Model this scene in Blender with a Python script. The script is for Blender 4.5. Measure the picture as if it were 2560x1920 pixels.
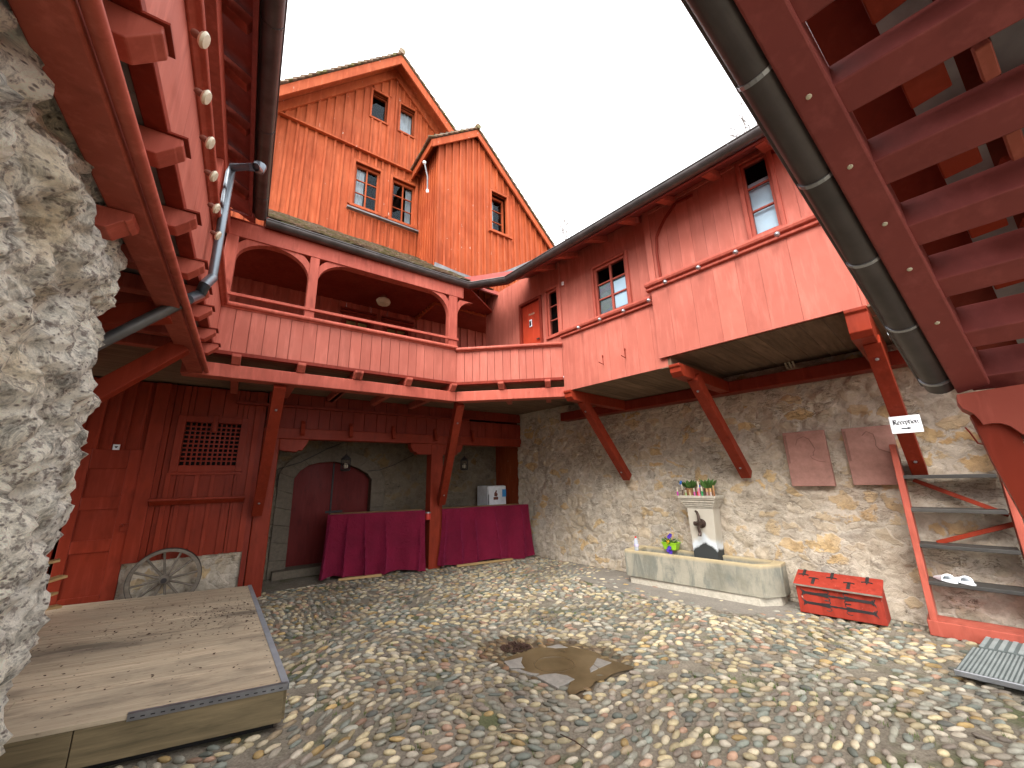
import bpy, bmesh, math, random
import numpy as np
from mathutils import Vector, Matrix, noise
random.seed(7); rng=np.random.default_rng(7)
S=bpy.context.scene
for o in list(bpy.data.objects): bpy.data.objects.remove(o)
# ------------------------------------------------------------------ camera
FPX=961.0; H=1.5
n_=np.cross([390-1280,-(1222-960),-FPX],[2660-1280,-(1165-960),-FPX]); n_=n_/np.linalg.norm(n_)
if n_[1]<0: n_=-n_
fw=np.array([0,0,-1.]); fw=fw-n_*fw.dot(n_); fw/=np.linalg.norm(fw); rt=np.cross(fw,n_)
RW=np.array([rt,fw,n_]); CAM=np.array([0,0,H])
cd=bpy.data.cameras.new('camera'); co=bpy.data.objects.new('camera',cd); S.collection.objects.link(co)
cd.sensor_width=36; cd.lens=36*FPX/2560; cd.clip_start=.02; cd.clip_end=500
co.matrix_world=Matrix([list(RW[0])+[0],list(RW[1])+[0],list(RW[2])+[H],[0,0,0,1]])
S.camera=co
# ------------------------------------------------------------------ light
SUN_EL,SUN_AZ=math.radians(48),math.radians(208)
w=bpy.data.worlds.new('World'); S.world=w; w.use_nodes=True
nt=w.node_tree; nt.nodes.clear()
sky=nt.nodes.new('ShaderNodeTexSky'); sky.sky_type='NISHITA'; sky.sun_disc=False
sky.sun_elevation=SUN_EL; sky.sun_rotation=SUN_AZ; sky.air_density=1; sky.dust_density=4; sky.ozone_density=1
hs=nt.nodes.new('ShaderNodeHueSaturation'); hs.inputs['Saturation'].default_value=.12; hs.inputs['Value'].default_value=1.0
mx=nt.nodes.new('ShaderNodeMix'); mx.data_type='RGBA'; mx.inputs[0].default_value=.6
mx.inputs[7].default_value=(9.5,9.9,10.3,1)
bg=nt.nodes.new('ShaderNodeBackground'); bg.inputs[1].default_value=.15
ow=nt.nodes.new('ShaderNodeOutputWorld'); L=nt.links.new
L(sky.outputs[0],hs.inputs['Color']); L(hs.outputs[0],mx.inputs[6]); L(mx.outputs[2],bg.inputs[0]); L(bg.outputs[0],ow.inputs[0])
sd=bpy.data.lights.new('sun','SUN'); sd.energy=1.25; sd.angle=math.radians(38); sd.color=(1,.97,.92)
so=bpy.data.objects.new('sun',sd); S.collection.objects.link(so)
sdir=Vector((math.sin(SUN_AZ)*math.cos(SUN_EL),math.cos(SUN_AZ)*math.cos(SUN_EL),math.sin(SUN_EL)))
so.rotation_euler=sdir.to_track_quat('Z','Y').to_euler(); so.location=(0,0,20)
S.view_settings.view_transform='Standard'; S.view_settings.look='None'; S.view_settings.exposure=1.75; S.view_settings.gamma=1
S.render.engine='CYCLES'
try:
    S.cycles.max_bounces=8; S.cycles.diffuse_bounces=5; S.cycles.sample_clamp_indirect=4
except Exception: pass
# ------------------------------------------------------------------ frames
def ray(x,y):
    d=RW@np.array([x-1280,-(y-960),-FPX]); return d/np.linalg.norm(d)
def onz(x,y,z=0.): d=ray(x,y); return CAM+d*((z-H)/d[2])
def azv(x,y):
    d=ray(x,y).copy(); d[2]=0; return d/np.linalg.norm(d)
Z=np.array([0,0,1.])
class Fr:
    def __init__(s,O,u,n): s.O=np.array([O[0],O[1],0.]); s.u=u; s.n=n
    def p(s,u,z,off=0.): return s.O+s.u*u-s.n*off+Z*z
    def px(s,x,y,off=0.):
        d=ray(x,y); P=s.O-s.n*off; t=np.dot(P-CAM,s.n)/d.dot(s.n); q=CAM+d*t
        return float((q-s.O).dot(s.u)),float(q[2])
def tow(u,P):
    n=np.array([u[1],-u[0],0.]); return n if n.dot(-np.array([P[0],P[1],0]))>0 else -n
uR=-azv(390,1222); uB=azv(2660,1165); uL=azv(607,1217)
OR=(.774,5.54); OB=(-.855,5.70)
FR=Fr(OR,uR,tow(uR,OR)); FB=Fr(OB,uB,tow(uB,OB))
um=np.array([OR[0]-OB[0],OR[1]-OB[1],0]); LM=float(np.linalg.norm(um)); um/=LM
FM=Fr(OB,um,tow(um,OB))
nLr=np.array([uL[1],-uL[0],0.])        # to the right of the left gallery, into the yard
FL=Fr((0,0),uL,nLr)                    # off = distance to the left of the camera axis
FW=Fr((0,0),np.array([1.,0,0]),np.array([0.,-1,0]))   # world: p(x,z,y)
def c2(X,Y): return 640+.36166*X,80+.36166*Y
def c3(X,Y): return 1340+.36166*X,240+.36166*Y
def c5(X,Y): return 160+.36166*X,500+.36166*Y
def c6(X,Y): return 800+.36166*X,560+.36166*Y
def c7(X,Y): return 1400+.36166*X,600+.36166*Y
def cg(X,Y): return 600+.36166*X,1000+.36166*Y
def cl(X,Y): return .3255*X,900+.3255*Y
# ------------------------------------------------------------------ mesh builder
BOXF=[(0,1,3,2),(4,6,7,5),(0,4,5,1),(2,3,7,6),(0,2,6,4),(1,5,7,3)]
class MB:
    def __init__(s): s.v=[];s.f=[];s.r=[]
    def add(s,vs,fs,r=None):
        b=len(s.v); r=random.random() if r is None else r
        s.v+= [tuple(map(float,q)) for q in vs]; s.f+=[tuple(b+i for i in f) for f in fs]; s.r+=[r]*len(fs); return s
    def box(s,F,u0,u1,z0,z1,o0,o1,r=None):
        return s.add([F.p(u,z,o) for u in(u0,u1) for z in(z0,z1) for o in(o0,o1)],BOXF,r)
    def prism(s,F,poly,o0,o1,r=None):
        n=len(poly); vs=[F.p(u,z,o0) for u,z in poly]+[F.p(u,z,o1) for u,z in poly]
        fs=[tuple(range(n)),tuple(range(2*n-1,n-1,-1))]+[(i,i+n,(i+1)%n+n,(i+1)%n) for i in range(n)]
        return s.add(vs,fs,r)
    def side(s,F,u0,u1,prof,r=None):      # profile (off,z) swept along u
        n=len(prof); vs=[F.p(u0,z,o) for o,z in prof]+[F.p(u1,z,o) for o,z in prof]
        fs=[tuple(range(n)),tuple(range(2*n-1,n-1,-1))]+[(i,i+n,(i+1)%n+n,(i+1)%n) for i in range(n)]
        return s.add(vs,fs,r)
    def beam(s,a,b,wd,h,side=None,r=None): # side: direction of width
        a=np.array(a,float);b=np.array(b,float);d=b-a;d/=np.linalg.norm(d)
        sd=np.array(side,float) if side is not None else np.cross(d,Z)
        sd=sd-d*sd.dot(d); sd/=np.linalg.norm(sd); up=np.cross(sd,d)
        vs=[q+sd*wd/2*i+up*h/2*j for q in(a,b) for i in(-1,1) for j in(-1,1)]
        return s.add(vs,BOXF,r)
    def tube(s,pts,rad,n=10,cap=True,r=None):
        pts=[np.array(p,float) for p in pts]; m=len(pts)
        rads=rad if isinstance(rad,(list,tuple)) else [rad]*m
        vs=[];fs=[];pu=None
        for i,p in enumerate(pts):
            d=(pts[min(i+1,m-1)]-pts[max(i-1,0)]); d/=np.linalg.norm(d)
            if pu is None: pu=np.cross(d,[0.3,0.2,1.]);
            pu=pu-d*pu.dot(d); pu/=np.linalg.norm(pu); q=np.cross(d,pu)
            for k in range(n):
                a=2*math.pi*k/n; vs.append(p+(pu*math.cos(a)+q*math.sin(a))*rads[i])
        for i in range(m-1):
            for k in range(n):
                fs.append((i*n+k,i*n+(k+1)%n,(i+1)*n+(k+1)%n,(i+1)*n+k))
        if cap: fs+= [tuple(range(n-1,-1,-1)),tuple((m-1)*n+k for k in range(n))]
        return s.add(vs,fs,r)
    def lathe(s,c,prof,n=20,axis=None,r=None): # prof (radius,height along axis)
        c=np.array(c,float); ax=Z if axis is None else np.array(axis,float)/np.linalg.norm(axis)
        a1=np.cross(ax,[.31,.95,.02]); a1/=np.linalg.norm(a1); a2=np.cross(ax,a1); vs=[];fs=[];m=len(prof)
        for (ra,h) in prof:
            for k in range(n):
                t=2*math.pi*k/n; vs.append(c+ax*h+(a1*math.cos(t)+a2*math.sin(t))*ra)
        for i in range(m-1):
            for k in range(n): fs.append((i*n+k,i*n+(k+1)%n,(i+1)*n+(k+1)%n,(i+1)*n+k))
        fs+=[tuple(range(n-1,-1,-1)),tuple((m-1)*n+k for k in range(n))]
        return s.add(vs,fs,r)
    def grid(s,fn,nu,nv,r=None,flip=False):
        vs=[fn(i/nu,j/nv) for j in range(nv+1) for i in range(nu+1)]
        fs=[(j*(nu+1)+i,j*(nu+1)+i+1,(j+1)*(nu+1)+i+1,(j+1)*(nu+1)+i) for j in range(nv) for i in range(nu)]
        if flip: fs=[f[::-1] for f in fs]
        return s.add(vs,fs,r)
    def build(s,name,mat,parent=None,bev=0,smooth=False,solid=0,fix=True):
        me=bpy.data.meshes.new(name); org=Vector((0,0,0)); p=parent
        while p is not None: org+=p.location; p=p.parent
        me.from_pydata([Vector(q)-org for q in s.v],[],s.f)
        at=me.attributes.new('pv','FLOAT','FACE'); at.data.foreach_set('value',np.array(s.r,dtype=np.float32))
        if fix:
            bm=bmesh.new(); bm.from_mesh(me); bmesh.ops.recalc_face_normals(bm,faces=bm.faces); bm.to_mesh(me); bm.free()
        if smooth:
            me.polygons.foreach_set('use_smooth',[True]*len(me.polygons))
        o=bpy.data.objects.new(name,me); S.collection.objects.link(o)
        if mat is not None: me.materials.append(mat)
        if parent is not None: o.parent=parent
        if solid: m=o.modifiers.new('s','SOLIDIFY'); m.thickness=solid; m.offset=0
        if bev: m=o.modifiers.new('b','BEVEL'); m.width=bev; m.segments=2 if bev>.004 else 1; m.limit_method='ANGLE'; m.angle_limit=.7
        if smooth and bev==0 and len(s.v)<60000:
            try:
                m=o.modifiers.new('e','EDGE_SPLIT'); m.split_angle=.8
            except Exception: pass
        return o
def thing(name,label,cat,loc=(0,0,0),group=None):
    o=bpy.data.objects.new(name,None); S.collection.objects.link(o); o.location=Vector([float(q) for q in loc]); o.empty_display_size=.1
    o['label']=label;o['category']=cat
    if group:o['group']=group
    return o
def tag(o,label,cat,group=None):
    o['label']=label;o['category']=cat
    if group:o['group']=group
    return o
# ------------------------------------------------------------------ materials
def node(nt,t,**k):
    n=nt.nodes.new(t)
    for a,b in k.items():
        if a in n.inputs.keys() if isinstance(a,str) else False: n.inputs[a].default_value=b
        else: setattr(n,a,b)
    return n
class Mt:
    def __init__(s,name,rough=.6,spec=.3,metal=0):
        s.m=bpy.data.materials.new(name); s.m.use_nodes=True; s.t=s.m.node_tree; s.b=s.t.nodes['Principled BSDF']
        s.b.inputs['Roughness'].default_value=rough; s.b.inputs['Specular IOR Level'].default_value=spec; s.b.inputs['Metallic'].default_value=metal
        tc=s.t.nodes.new('ShaderNodeTexCoord'); s.co=tc.outputs['Object']; s.bump=None
    def l(s,a,b): s.t.links.new(a,b)
    def map(s,sc=(1,1,1),rot=(0,0,0)):
        c=s.co
        if any(rot):
            q=s.t.nodes.new('ShaderNodeMapping'); q.inputs['Rotation'].default_value=rot; s.l(c,q.inputs[0]); c=q.outputs[0]
        m=s.t.nodes.new('ShaderNodeMapping'); m.inputs['Scale'].default_value=sc; s.l(c,m.inputs[0]); return m.outputs[0]
    def noise(s,scale,detail=4,vec=None,rough=.55,dist=0):
        n=s.t.nodes.new('ShaderNodeTexNoise'); n.inputs['Scale'].default_value=scale; n.inputs['Detail'].default_value=detail; n.inputs['Roughness'].default_value=rough; n.inputs['Distortion'].default_value=dist
        s.l(vec or s.co,n.inputs['Vector']); return n.outputs[0]
    def vor(s,scale,vec=None,feat='F1',out=0,rnd=1):
        n=s.t.nodes.new('ShaderNodeTexVoronoi'); n.feature=feat; n.inputs['Scale'].default_value=scale; n.inputs['Randomness'].default_value=rnd; s.l(vec or s.co,n.inputs['Vector']); return n.outputs[out]
    def ramp(s,fac,stops):
        n=s.t.nodes.new('ShaderNodeValToRGB'); e=n.color_ramp.elements
        while len(e)<len(stops): e.new(.5)
        for i,(p,c) in enumerate(stops):
            e[i].position=p; e[i].color=(c,c,c,1) if not hasattr(c,'__len__') else (*c,1)
        s.l(fac,n.inputs[0]); return n.outputs[0]
    def mix(s,f,a,b,mode='MIX'):
        n=s.t.nodes.new('ShaderNodeMix'); n.data_type='RGBA'; n.blend_type=mode
        for i,v in ((0,f),(6,a),(7,b)):
            if hasattr(v,'is_linked') or isinstance(v,bpy.types.NodeSocket): s.l(v,n.inputs[i])
            elif i==0: n.inputs[0].default_value=v
            else: n.inputs[i].default_value=(*v,1)
        return n.outputs[2]
    def math(s,op,a,b=0.):
        n=s.t.nodes.new('ShaderNodeMath'); n.operation=op
        for i,v in ((0,a),(1,b)):
            if isinstance(v,bpy.types.NodeSocket): s.l(v,n.inputs[i])
            else: n.inputs[i].default_value=v
        return n.outputs[0]
    def attr(s,name,out=2):
        n=s.t.nodes.new('ShaderNodeAttribute'); n.attribute_name=name; return n.outputs[out]
    def sep(s,vec=None):
        n=s.t.nodes.new('ShaderNodeSeparateXYZ'); s.l(vec or s.co,n.inputs[0]); return n.outputs
    def col(s,c):
        if isinstance(c,bpy.types.NodeSocket): s.l(c,s.b.inputs['Base Color'])
        else: s.b.inputs['Base Color'].default_value=(*c,1)
        return s
    def rough(s,c): s.l(c,s.b.inputs['Roughness']); return s
    def bmp(s,h,st=.3,d=.01):
        n=s.t.nodes.new('ShaderNodeBump'); n.inputs['Strength'].default_value=st; n.inputs['Distance'].default_value=d; s.l(h,n.inputs['Height'])
        if s.bump is not None: s.l(s.bump,n.inputs['Normal'])
        s.bump=n.outputs[0]; s.l(s.bump,s.b.inputs['Normal']); return s
def paint(name,c1,c2,chips=0.,rough=.5,patch=.5,grime=.5):
    M=Mt(name,rough,.12)
    big=M.noise(1.7,5); st=M.noise(3,5,M.map((6,6,.7)),.65)
    c=M.mix(M.ramp(big,[(.35,0.),(.7,1.)]),c1,c2)
    c=M.mix(M.math('MULTIPLY',M.ramp(st,[(.5,0.),(.72,1.)]),patch),c,tuple(min(1,x*1.45+.02) for x in c1))
    c=M.mix(M.math('MULTIPLY',M.ramp(M.noise(4.5,6,M.map((3,3,1))),[(.52,0.),(.75,1.)]),grime),c,tuple(x*.45 for x in c1))
    v=M.math('MULTIPLY_ADD',M.attr('pv'),.18); M.t.nodes[-1].inputs[2].default_value=.91
    hsv=M.t.nodes.new('ShaderNodeHueSaturation'); M.l(v,hsv.inputs['Value']); M.l(c,hsv.inputs['Color']); c=hsv.outputs[0]
    if chips>0:
        f=M.ramp(M.noise(9,6,M.map((2.2,2.2,.55)),.7),[(.74-chips*.08,0.),(.76-chips*.08,1.)])
        c=M.mix(f,c,(.55,.5,.43))
    M.col(c); M.rough(M.ramp(big,[(.3,rough-.08),(.7,rough+.12)]))
    M.bmp(M.noise(22,4,M.map((1,1,.12))),.25,.004); M.bmp(M.noise(5,3),.25,.006)
    return M.m
P_GAL=paint('red paint gallery',(.40,.094,.062),(.33,.07,.048),.0)
P_BOX=paint('faded red paint',(.42,.124,.088),(.37,.10,.070),0,.55,.45,.2)
P_GAB=paint('orange red paint weathered',(.35,.075,.024),(.27,.05,.017),.8,.6,.55,.35)
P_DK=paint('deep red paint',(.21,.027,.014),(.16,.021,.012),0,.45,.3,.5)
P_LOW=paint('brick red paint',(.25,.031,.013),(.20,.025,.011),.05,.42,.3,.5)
P_SOF=paint('roof timber paint',(.24,.058,.05),(.18,.043,.038),0,.45,.3,.4)
def wood(name,c1,c2,sc=(1,12,12),rot=(0,0,0),rough=.8,dark=.5,bump=.4):
    M=Mt(name,rough,.2); v=M.map(sc,rot); g=M.noise(2.2,7,v,.7,.4); b=M.noise(1.3,4)
    c=M.mix(M.ramp(g,[(.3,0.),(.7,1.)]),c1,c2); c=M.mix(M.math('MULTIPLY',M.ramp(b,[(.45,0.),(.8,1.)]),dark),c,tuple(x*.35 for x in c1))
    pv=M.math('MULTIPLY_ADD',M.attr('pv'),.35); M.t.nodes[-1].inputs[2].default_value=.82
    h=M.t.nodes.new('ShaderNodeHueSaturation'); M.l(pv,h.inputs['Value']); M.l(c,h.inputs['Color'])
    M.col(h.outputs[0]); M.bmp(g,bump,.006); return M.m
import math as _m
AZL=_m.atan2(uL[1],uL[0]); AZR=_m.atan2(uR[1],uR[0])
sdv=np.array([-1.15,-.49]); AZS=_m.atan2(sdv[1],sdv[0])
def stagewood():
    M=Mt('weathered stage boards',.8,.15); v=M.map((.9,26,6),(0,0,-AZS)); g=M.noise(2.2,8,v,.75,.3); b=M.noise(1.6,5,M.map((.8,2.6,1),(0,0,-AZS)))
    c=M.mix(M.ramp(g,[(.32,0.),(.5,.5),(.66,1.)]),(.70,.57,.40),(.32,.235,.155)); c=M.mix(M.ramp(b,[(.42,0.),(.62,.75)]),c,(.42,.34,.24))
    c=M.mix(M.ramp(M.noise(1.1,6,M.map((.6,1.7,1),(0,0,-AZS)),.65),[(.55,0.),(.70,.8)]),c,(.13,.105,.08)); c=M.mix(M.ramp(M.noise(26,4,M.map((.5,1.6,1),(0,0,-AZS))),[(.64,0.),(.7,.6)]),c,(.12,.08,.06))
    pv=M.math('MULTIPLY_ADD',M.attr('pv'),.25); M.t.nodes[-1].inputs[2].default_value=.88; h=M.t.nodes.new('ShaderNodeHueSaturation'); M.l(pv,h.inputs['Value']); M.l(c,h.inputs['Color']); M.col(h.outputs[0]); M.bmp(g,.6,.006); return M.m
W_STAGE=stagewood()
W_SIDE=wood('old plywood',(.27,.20,.11),(.10,.08,.045),(.8,.8,11),(0,0,-AZS),.75,.6)
W_SOF=wood('raw soffit boards',(.22,.14,.09),(.09,.06,.04),(9,.8,1),(0,0,-AZR),.9,.4)
W_LIGHT=wood('fresh pine',(.55,.36,.16),(.45,.28,.12),(3,9,9),(0,0,0),.6,.2)
W_GREY=wood('silvered wood',(.25,.21,.165),(.12,.10,.08),(3,3,9),(0,0,0),.85,.4)
W_TREAD=wood('dark worn tread',(.075,.068,.06),(.035,.032,.03),(1,9,1),(0,0,-AZR),.5,.4)
def stone(name,tint=(1,1,1),scale=4.6):
    M=Mt(name,.93,.15)
    nn=M.t.nodes.new('ShaderNodeTexNoise'); nn.inputs['Scale'].default_value=2.6; nn.inputs['Detail'].default_value=6; nn.inputs['Roughness'].default_value=.6; M.l(M.co,nn.inputs['Vector'])
    sc=M.t.nodes.new('ShaderNodeVectorMath'); sc.operation='SCALE'; sc.inputs['Scale'].default_value=.55; M.l(nn.outputs[1],sc.inputs[0])
    vadd=M.t.nodes.new('ShaderNodeVectorMath'); vadd.operation='ADD'; M.l(M.map((1,1,1.45)),vadd.inputs[0]); M.l(sc.outputs[0],vadd.inputs[1]); v=vadd.outputs[0]
    cell=M.vor(scale,v,out=1); edge=M.vor(scale,v,'DISTANCE_TO_EDGE'); r=M.sep(cell)
    cc=M.ramp(r[0],[(0.,(.50,.44,.35)),(.2,(.45,.42,.37)),(.4,(.56,.51,.43)),(.58,(.42,.40,.37)),(.75,(.52,.46,.37)),(.88,(.56,.43,.25)),(1.,(.52,.37,.2))])
    mortar=M.ramp(M.noise(1.3,5),[(.3,(.48,.445,.39)),(.7,(.60,.565,.51))])
    show=M.ramp(M.noise(1.9,5),[(.32,.3),(.55,1.)])
    f=M.math('MULTIPLY',M.ramp(M.math('ADD',edge,M.math('MULTIPLY',M.math('SUBTRACT',M.noise(9,6),.5),.2)),[(.05,0.),(.13,1.)]),show)
    c=M.mix(f,mortar,cc)
    g=M.noise(11,10,rough=.75,dist=.6); c=M.mix(1.,c,M.ramp(g,[(.28,.5),(.45,.9),(.6,1.08),(.75,1.3)]),'MULTIPLY')
    ln=M.noise(5.5,5,M.map((.8,.8,3.2)),.6,1.5); crack=M.ramp(M.math('ABSOLUTE',M.math('SUBTRACT',ln,.5)),[(0.,1.),(.008,.85),(.016,0.)])
    crack=M.math('MULTIPLY',crack,M.ramp(M.noise(3.3,4),[(.50,0.),(.58,1.)]))
    c=M.mix(M.math('MULTIPLY',crack,.8),c,(.13,.10,.08))
    c=M.mix(M.ramp(M.noise(1.4,6),[(.5,0.),(.75,.5)]),c,(.36,.30,.22)); c=M.mix(M.ramp(M.noise(.8,4),[(.55,0.),(.8,.35)]),c,(.56,.43,.36))
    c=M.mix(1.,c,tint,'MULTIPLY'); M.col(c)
    M.bmp(M.math('SUBTRACT',M.math('ADD',M.math('MULTIPLY',f,.35),g),M.math('MULTIPLY',crack,.7)),.7,.035)
    M.bmp(M.noise(55,6,rough=.7),.5,.006); return M.m
ST_WALL=stone('rubble stone wall',tint=(1.04,.96,.86))
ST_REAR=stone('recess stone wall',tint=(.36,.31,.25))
def rockm():
    M=Mt('rough tuff rock',.95,.1)
    g=M.noise(9,12,rough=.78,dist=1.2); b=M.noise(2.1,6,dist=.8); vv=M.vor(16)
    c=M.mix(M.ramp(b,[(.35,0.),(.65,1.)]),(.97,.90,.74),(.82,.77,.67))
    c=M.mix(M.ramp(M.noise(1.5,4),[(.6,0.),(.75,.7)]),c,(.72,.52,.26))
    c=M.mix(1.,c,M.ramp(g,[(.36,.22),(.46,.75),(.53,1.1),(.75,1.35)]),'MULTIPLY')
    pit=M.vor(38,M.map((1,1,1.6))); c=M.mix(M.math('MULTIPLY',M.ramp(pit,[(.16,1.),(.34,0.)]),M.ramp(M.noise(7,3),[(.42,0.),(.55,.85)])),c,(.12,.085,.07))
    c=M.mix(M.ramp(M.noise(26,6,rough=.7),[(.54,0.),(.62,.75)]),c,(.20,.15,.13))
    M.col(c); M.bmp(g,1.,.10); M.bmp(M.noise(45,8,rough=.8),1.,.03); return M.m
ROCK=rockm()
def sand(name,c1,c2,sc=20,b=.3,rough=.9):
    M=Mt(name,rough,.2); c=M.mix(M.ramp(M.noise(3,5),[(.3,0.),(.7,1.)]),c1,c2); c=M.mix(1.,c,M.ramp(M.noise(sc,7,rough=.7),[(.3,.75),(.7,1.2)]),'MULTIPLY'); M.col(c); M.bmp(M.noise(sc*2,5),b,.006); return M.m
SAND=sand('arch sandstone',(.155,.125,.092),(.12,.096,.072))
PLQ=sand('red sandstone plaque',(.38,.20,.16),(.33,.17,.135),8,.1)
SLAB=sand('grey drain stone',(.27,.245,.21),(.21,.19,.165))
def trough_m():
    M=Mt('fountain limestone',.85,.25); b=M.noise(2.3,6); st=M.noise(2.4,7,M.map((2.6,2.6,.8)),.7,.8)
    c=M.mix(M.ramp(b,[(.35,0.),(.65,1.)]),(.36,.325,.25),(.27,.25,.195)); c=M.mix(M.ramp(st,[(.45,0.),(.62,.85)]),c,(.15,.155,.13))
    c=M.mix(M.ramp(M.noise(3.1,7),[(.52,0.),(.66,.75)]),c,(.19,.175,.13))
    z=M.sep()[2]; c=M.mix(M.ramp(z,[(.405,0.),(.44,.8)]),c,(.50,.39,.22)); M.col(c); M.bmp(M.noise(30,6),.5,.008); return M.m
TRG=trough_m()
COLM=sand('pale carved stone',(.50,.46,.38),(.44,.39,.31),26,.15)
def colm_m():
    M=Mt('pale column stone',.8,.25); c=M.mix(M.ramp(M.noise(3,5),[(.3,0.),(.7,1.)]),(.52,.48,.40),(.44,.39,.31))
    q=M.sep(M.map((1,1,1),(0,0,-AZR))); z=M.math('ADD',q[2],M.math('MULTIPLY',M.math('ABSOLUTE',M.math('SUBTRACT',q[0],.17)),.75)); nz=M.math('ADD',z,M.math('MULTIPLY',M.math('SUBTRACT',M.noise(9,6),.5),.16))
    c=M.mix(M.ramp(nz,[(.70,1.),(.76,0.)]),c,(.60,.63,.64)); c=M.mix(M.ramp(nz,[(.615,1.),(.645,0.)]),c,(.04,.042,.04)); M.col(c); M.bmp(M.noise(40,5),.3,.004); return M.m
def flat(name,c,rough=.5,spec=.4,metal=0,var=.15):
    M=Mt(name,rough,spec,metal); M.col(M.mix(M.ramp(M.noise(7,5),[(.3,0.),(.7,1.)]),tuple(x*(1-var) for x in c),tuple(min(1,x*(1+var)) for x in c))); return M.m
GUT=flat('aged copper gutter',(.085,.075,.072),.38,.5,.55,.3)
GUTB=flat('brown gutter',(.07,.058,.056),.42,.5,.3,.3)
ZINC=flat('zinc pipe',(.15,.17,.19),.35,.5,.7,.2)
PIPE=flat('grey downpipe',(.13,.13,.13),.45,.5,.5,.3)
IRON=flat('black iron',(.035,.03,.03),.6,.4,.3,.3)
BRONZE=flat('dark bronze tap',(.07,.045,.035),.4,.5,.6,.3)
STEEL=flat('worn steel',(.35,.36,.38),.35,.5,.8,.25)
WHITE=flat('white enamel',(.78,.80,.82),.35)
CREAM=flat('cream ceramic',(.58,.52,.38),.4)
DARKIN=flat('dark interior',(.02,.018,.017),.9,.1)
CURT=flat('white curtain',(.62,.63,.64),.9,.1)
LEAD=flat('lead flashing',(.16,.155,.16),.6,.4,.2,.3)
BLUE=flat('blue notice',(.05,.28,.62),.5); BROWN=flat('brown print',(.16,.05,.03),.6); BLACK=flat('black print',(.02,.02,.025),.6)
PLASTER=flat('grey infill boards',(.17,.165,.155),.95,.1,0,.35)
def glass(name,c=(.02,.025,.03),ior=2.0):
    m=bpy.data.materials.new(name); m.use_nodes=True; t=m.node_tree; t.nodes.clear()
    tr=t.nodes.new('ShaderNodeBsdfTransparent'); tr.inputs[0].default_value=(.75,.8,.82,1); gl=t.nodes.new('ShaderNodeBsdfGlossy'); gl.inputs['Roughness'].default_value=.03; gl.inputs[0].default_value=(.6,.68,.75,1)
    fr=t.nodes.new('ShaderNodeFresnel'); fr.inputs[0].default_value=ior; mx=t.nodes.new('ShaderNodeMixShader'); out=t.nodes.new('ShaderNodeOutputMaterial')
    n=t.nodes.new('ShaderNodeTexNoise'); n.inputs['Scale'].default_value=2.5; b=t.nodes.new('ShaderNodeBump'); b.inputs['Strength'].default_value=.03; b.inputs['Distance'].default_value=.02
    t.links.new(n.outputs[0],b.inputs['Height']); t.links.new(b.outputs[0],gl.inputs['Normal'])
    t.links.new(fr.outputs[0],mx.inputs[0]); t.links.new(tr.outputs[0],mx.inputs[1]); t.links.new(gl.outputs[0],mx.inputs[2]); t.links.new(mx.outputs[0],out.inputs[0]); return m
GLASS=glass('window glass',ior=1.33)
def tilem():
    M=Mt('mossy clay tile',.9,.2); pv=M.attr('pv')
    c=M.ramp(pv,[(0.,(.16,.10,.07)),(.4,(.23,.16,.11)),(.7,(.19,.15,.115)),(1.,(.28,.21,.15))])
    c=M.mix(M.ramp(M.noise(6,6),[(.48,0.),(.62,.85)]),c,(.13,.125,.045)); c=M.mix(1.,c,M.ramp(M.noise(30,5),[(.3,.6),(.7,1.3)]),'MULTIPLY'); M.col(c); M.bmp(M.noise(35,5),.6,.01); return M.m
TILE=tilem()
def clothm():
    M=Mt('burgundy cloth',.8,.2); c=M.mix(M.ramp(M.noise(3,5),[(.3,0.),(.7,1.)]),(.20,.007,.032),(.135,.005,.022)); M.col(c); M.bmp(M.noise(11,6,rough=.65,dist=1.6),.9,.03); M.bmp(M.noise(170,3),.25,.002)
    try: M.b.inputs['Sheen Weight'].default_value=.3; M.b.inputs['Sheen Tint'].default_value=(.8,.1,.3,1)
    except Exception: pass
    return M.m
CLOTH=clothm()
def groundm():
    M=Mt('earth between cobbles',.95,.15); c=M.mix(M.ramp(M.noise(6,6),[(.3,0.),(.7,1.)]),(.17,.145,.11),(.25,.215,.165))
    c=M.mix(M.ramp(M.noise(2.3,5),[(.54,0.),(.66,.75)]),c,(.08,.10,.035)); c=M.mix(1.,c,M.ramp(M.noise(60,5,rough=.7),[(.3,.6),(.7,1.3)]),'MULTIPLY')
    M.col(c); M.bmp(M.noise(40,6),.6,.012); return M.m
GROUND=groundm()
MUD=sand('trodden gritty earth',(.25,.22,.185),(.19,.17,.14),45,.7)
def cobm():
    M=Mt('river cobble',.7,.35); c=M.attr('col',0); c=M.mix(1.,c,M.ramp(M.noise(30,6,rough=.65),[(.3,.72),(.7,1.2)]),'MULTIPLY'); M.col(c); M.rough(M.ramp(M.noise(3,3),[(.35,.45),(.65,.85)])); M.bmp(M.noise(50,4),.25,.004); return M.m
COB=cobm()
GREEN=flat('leaf green',(.10,.22,.05),.7,.3,0,.4); MOSS=flat('moss green',(.09,.15,.03),.9,.1,0,.4)
print('materials ok')
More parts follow.
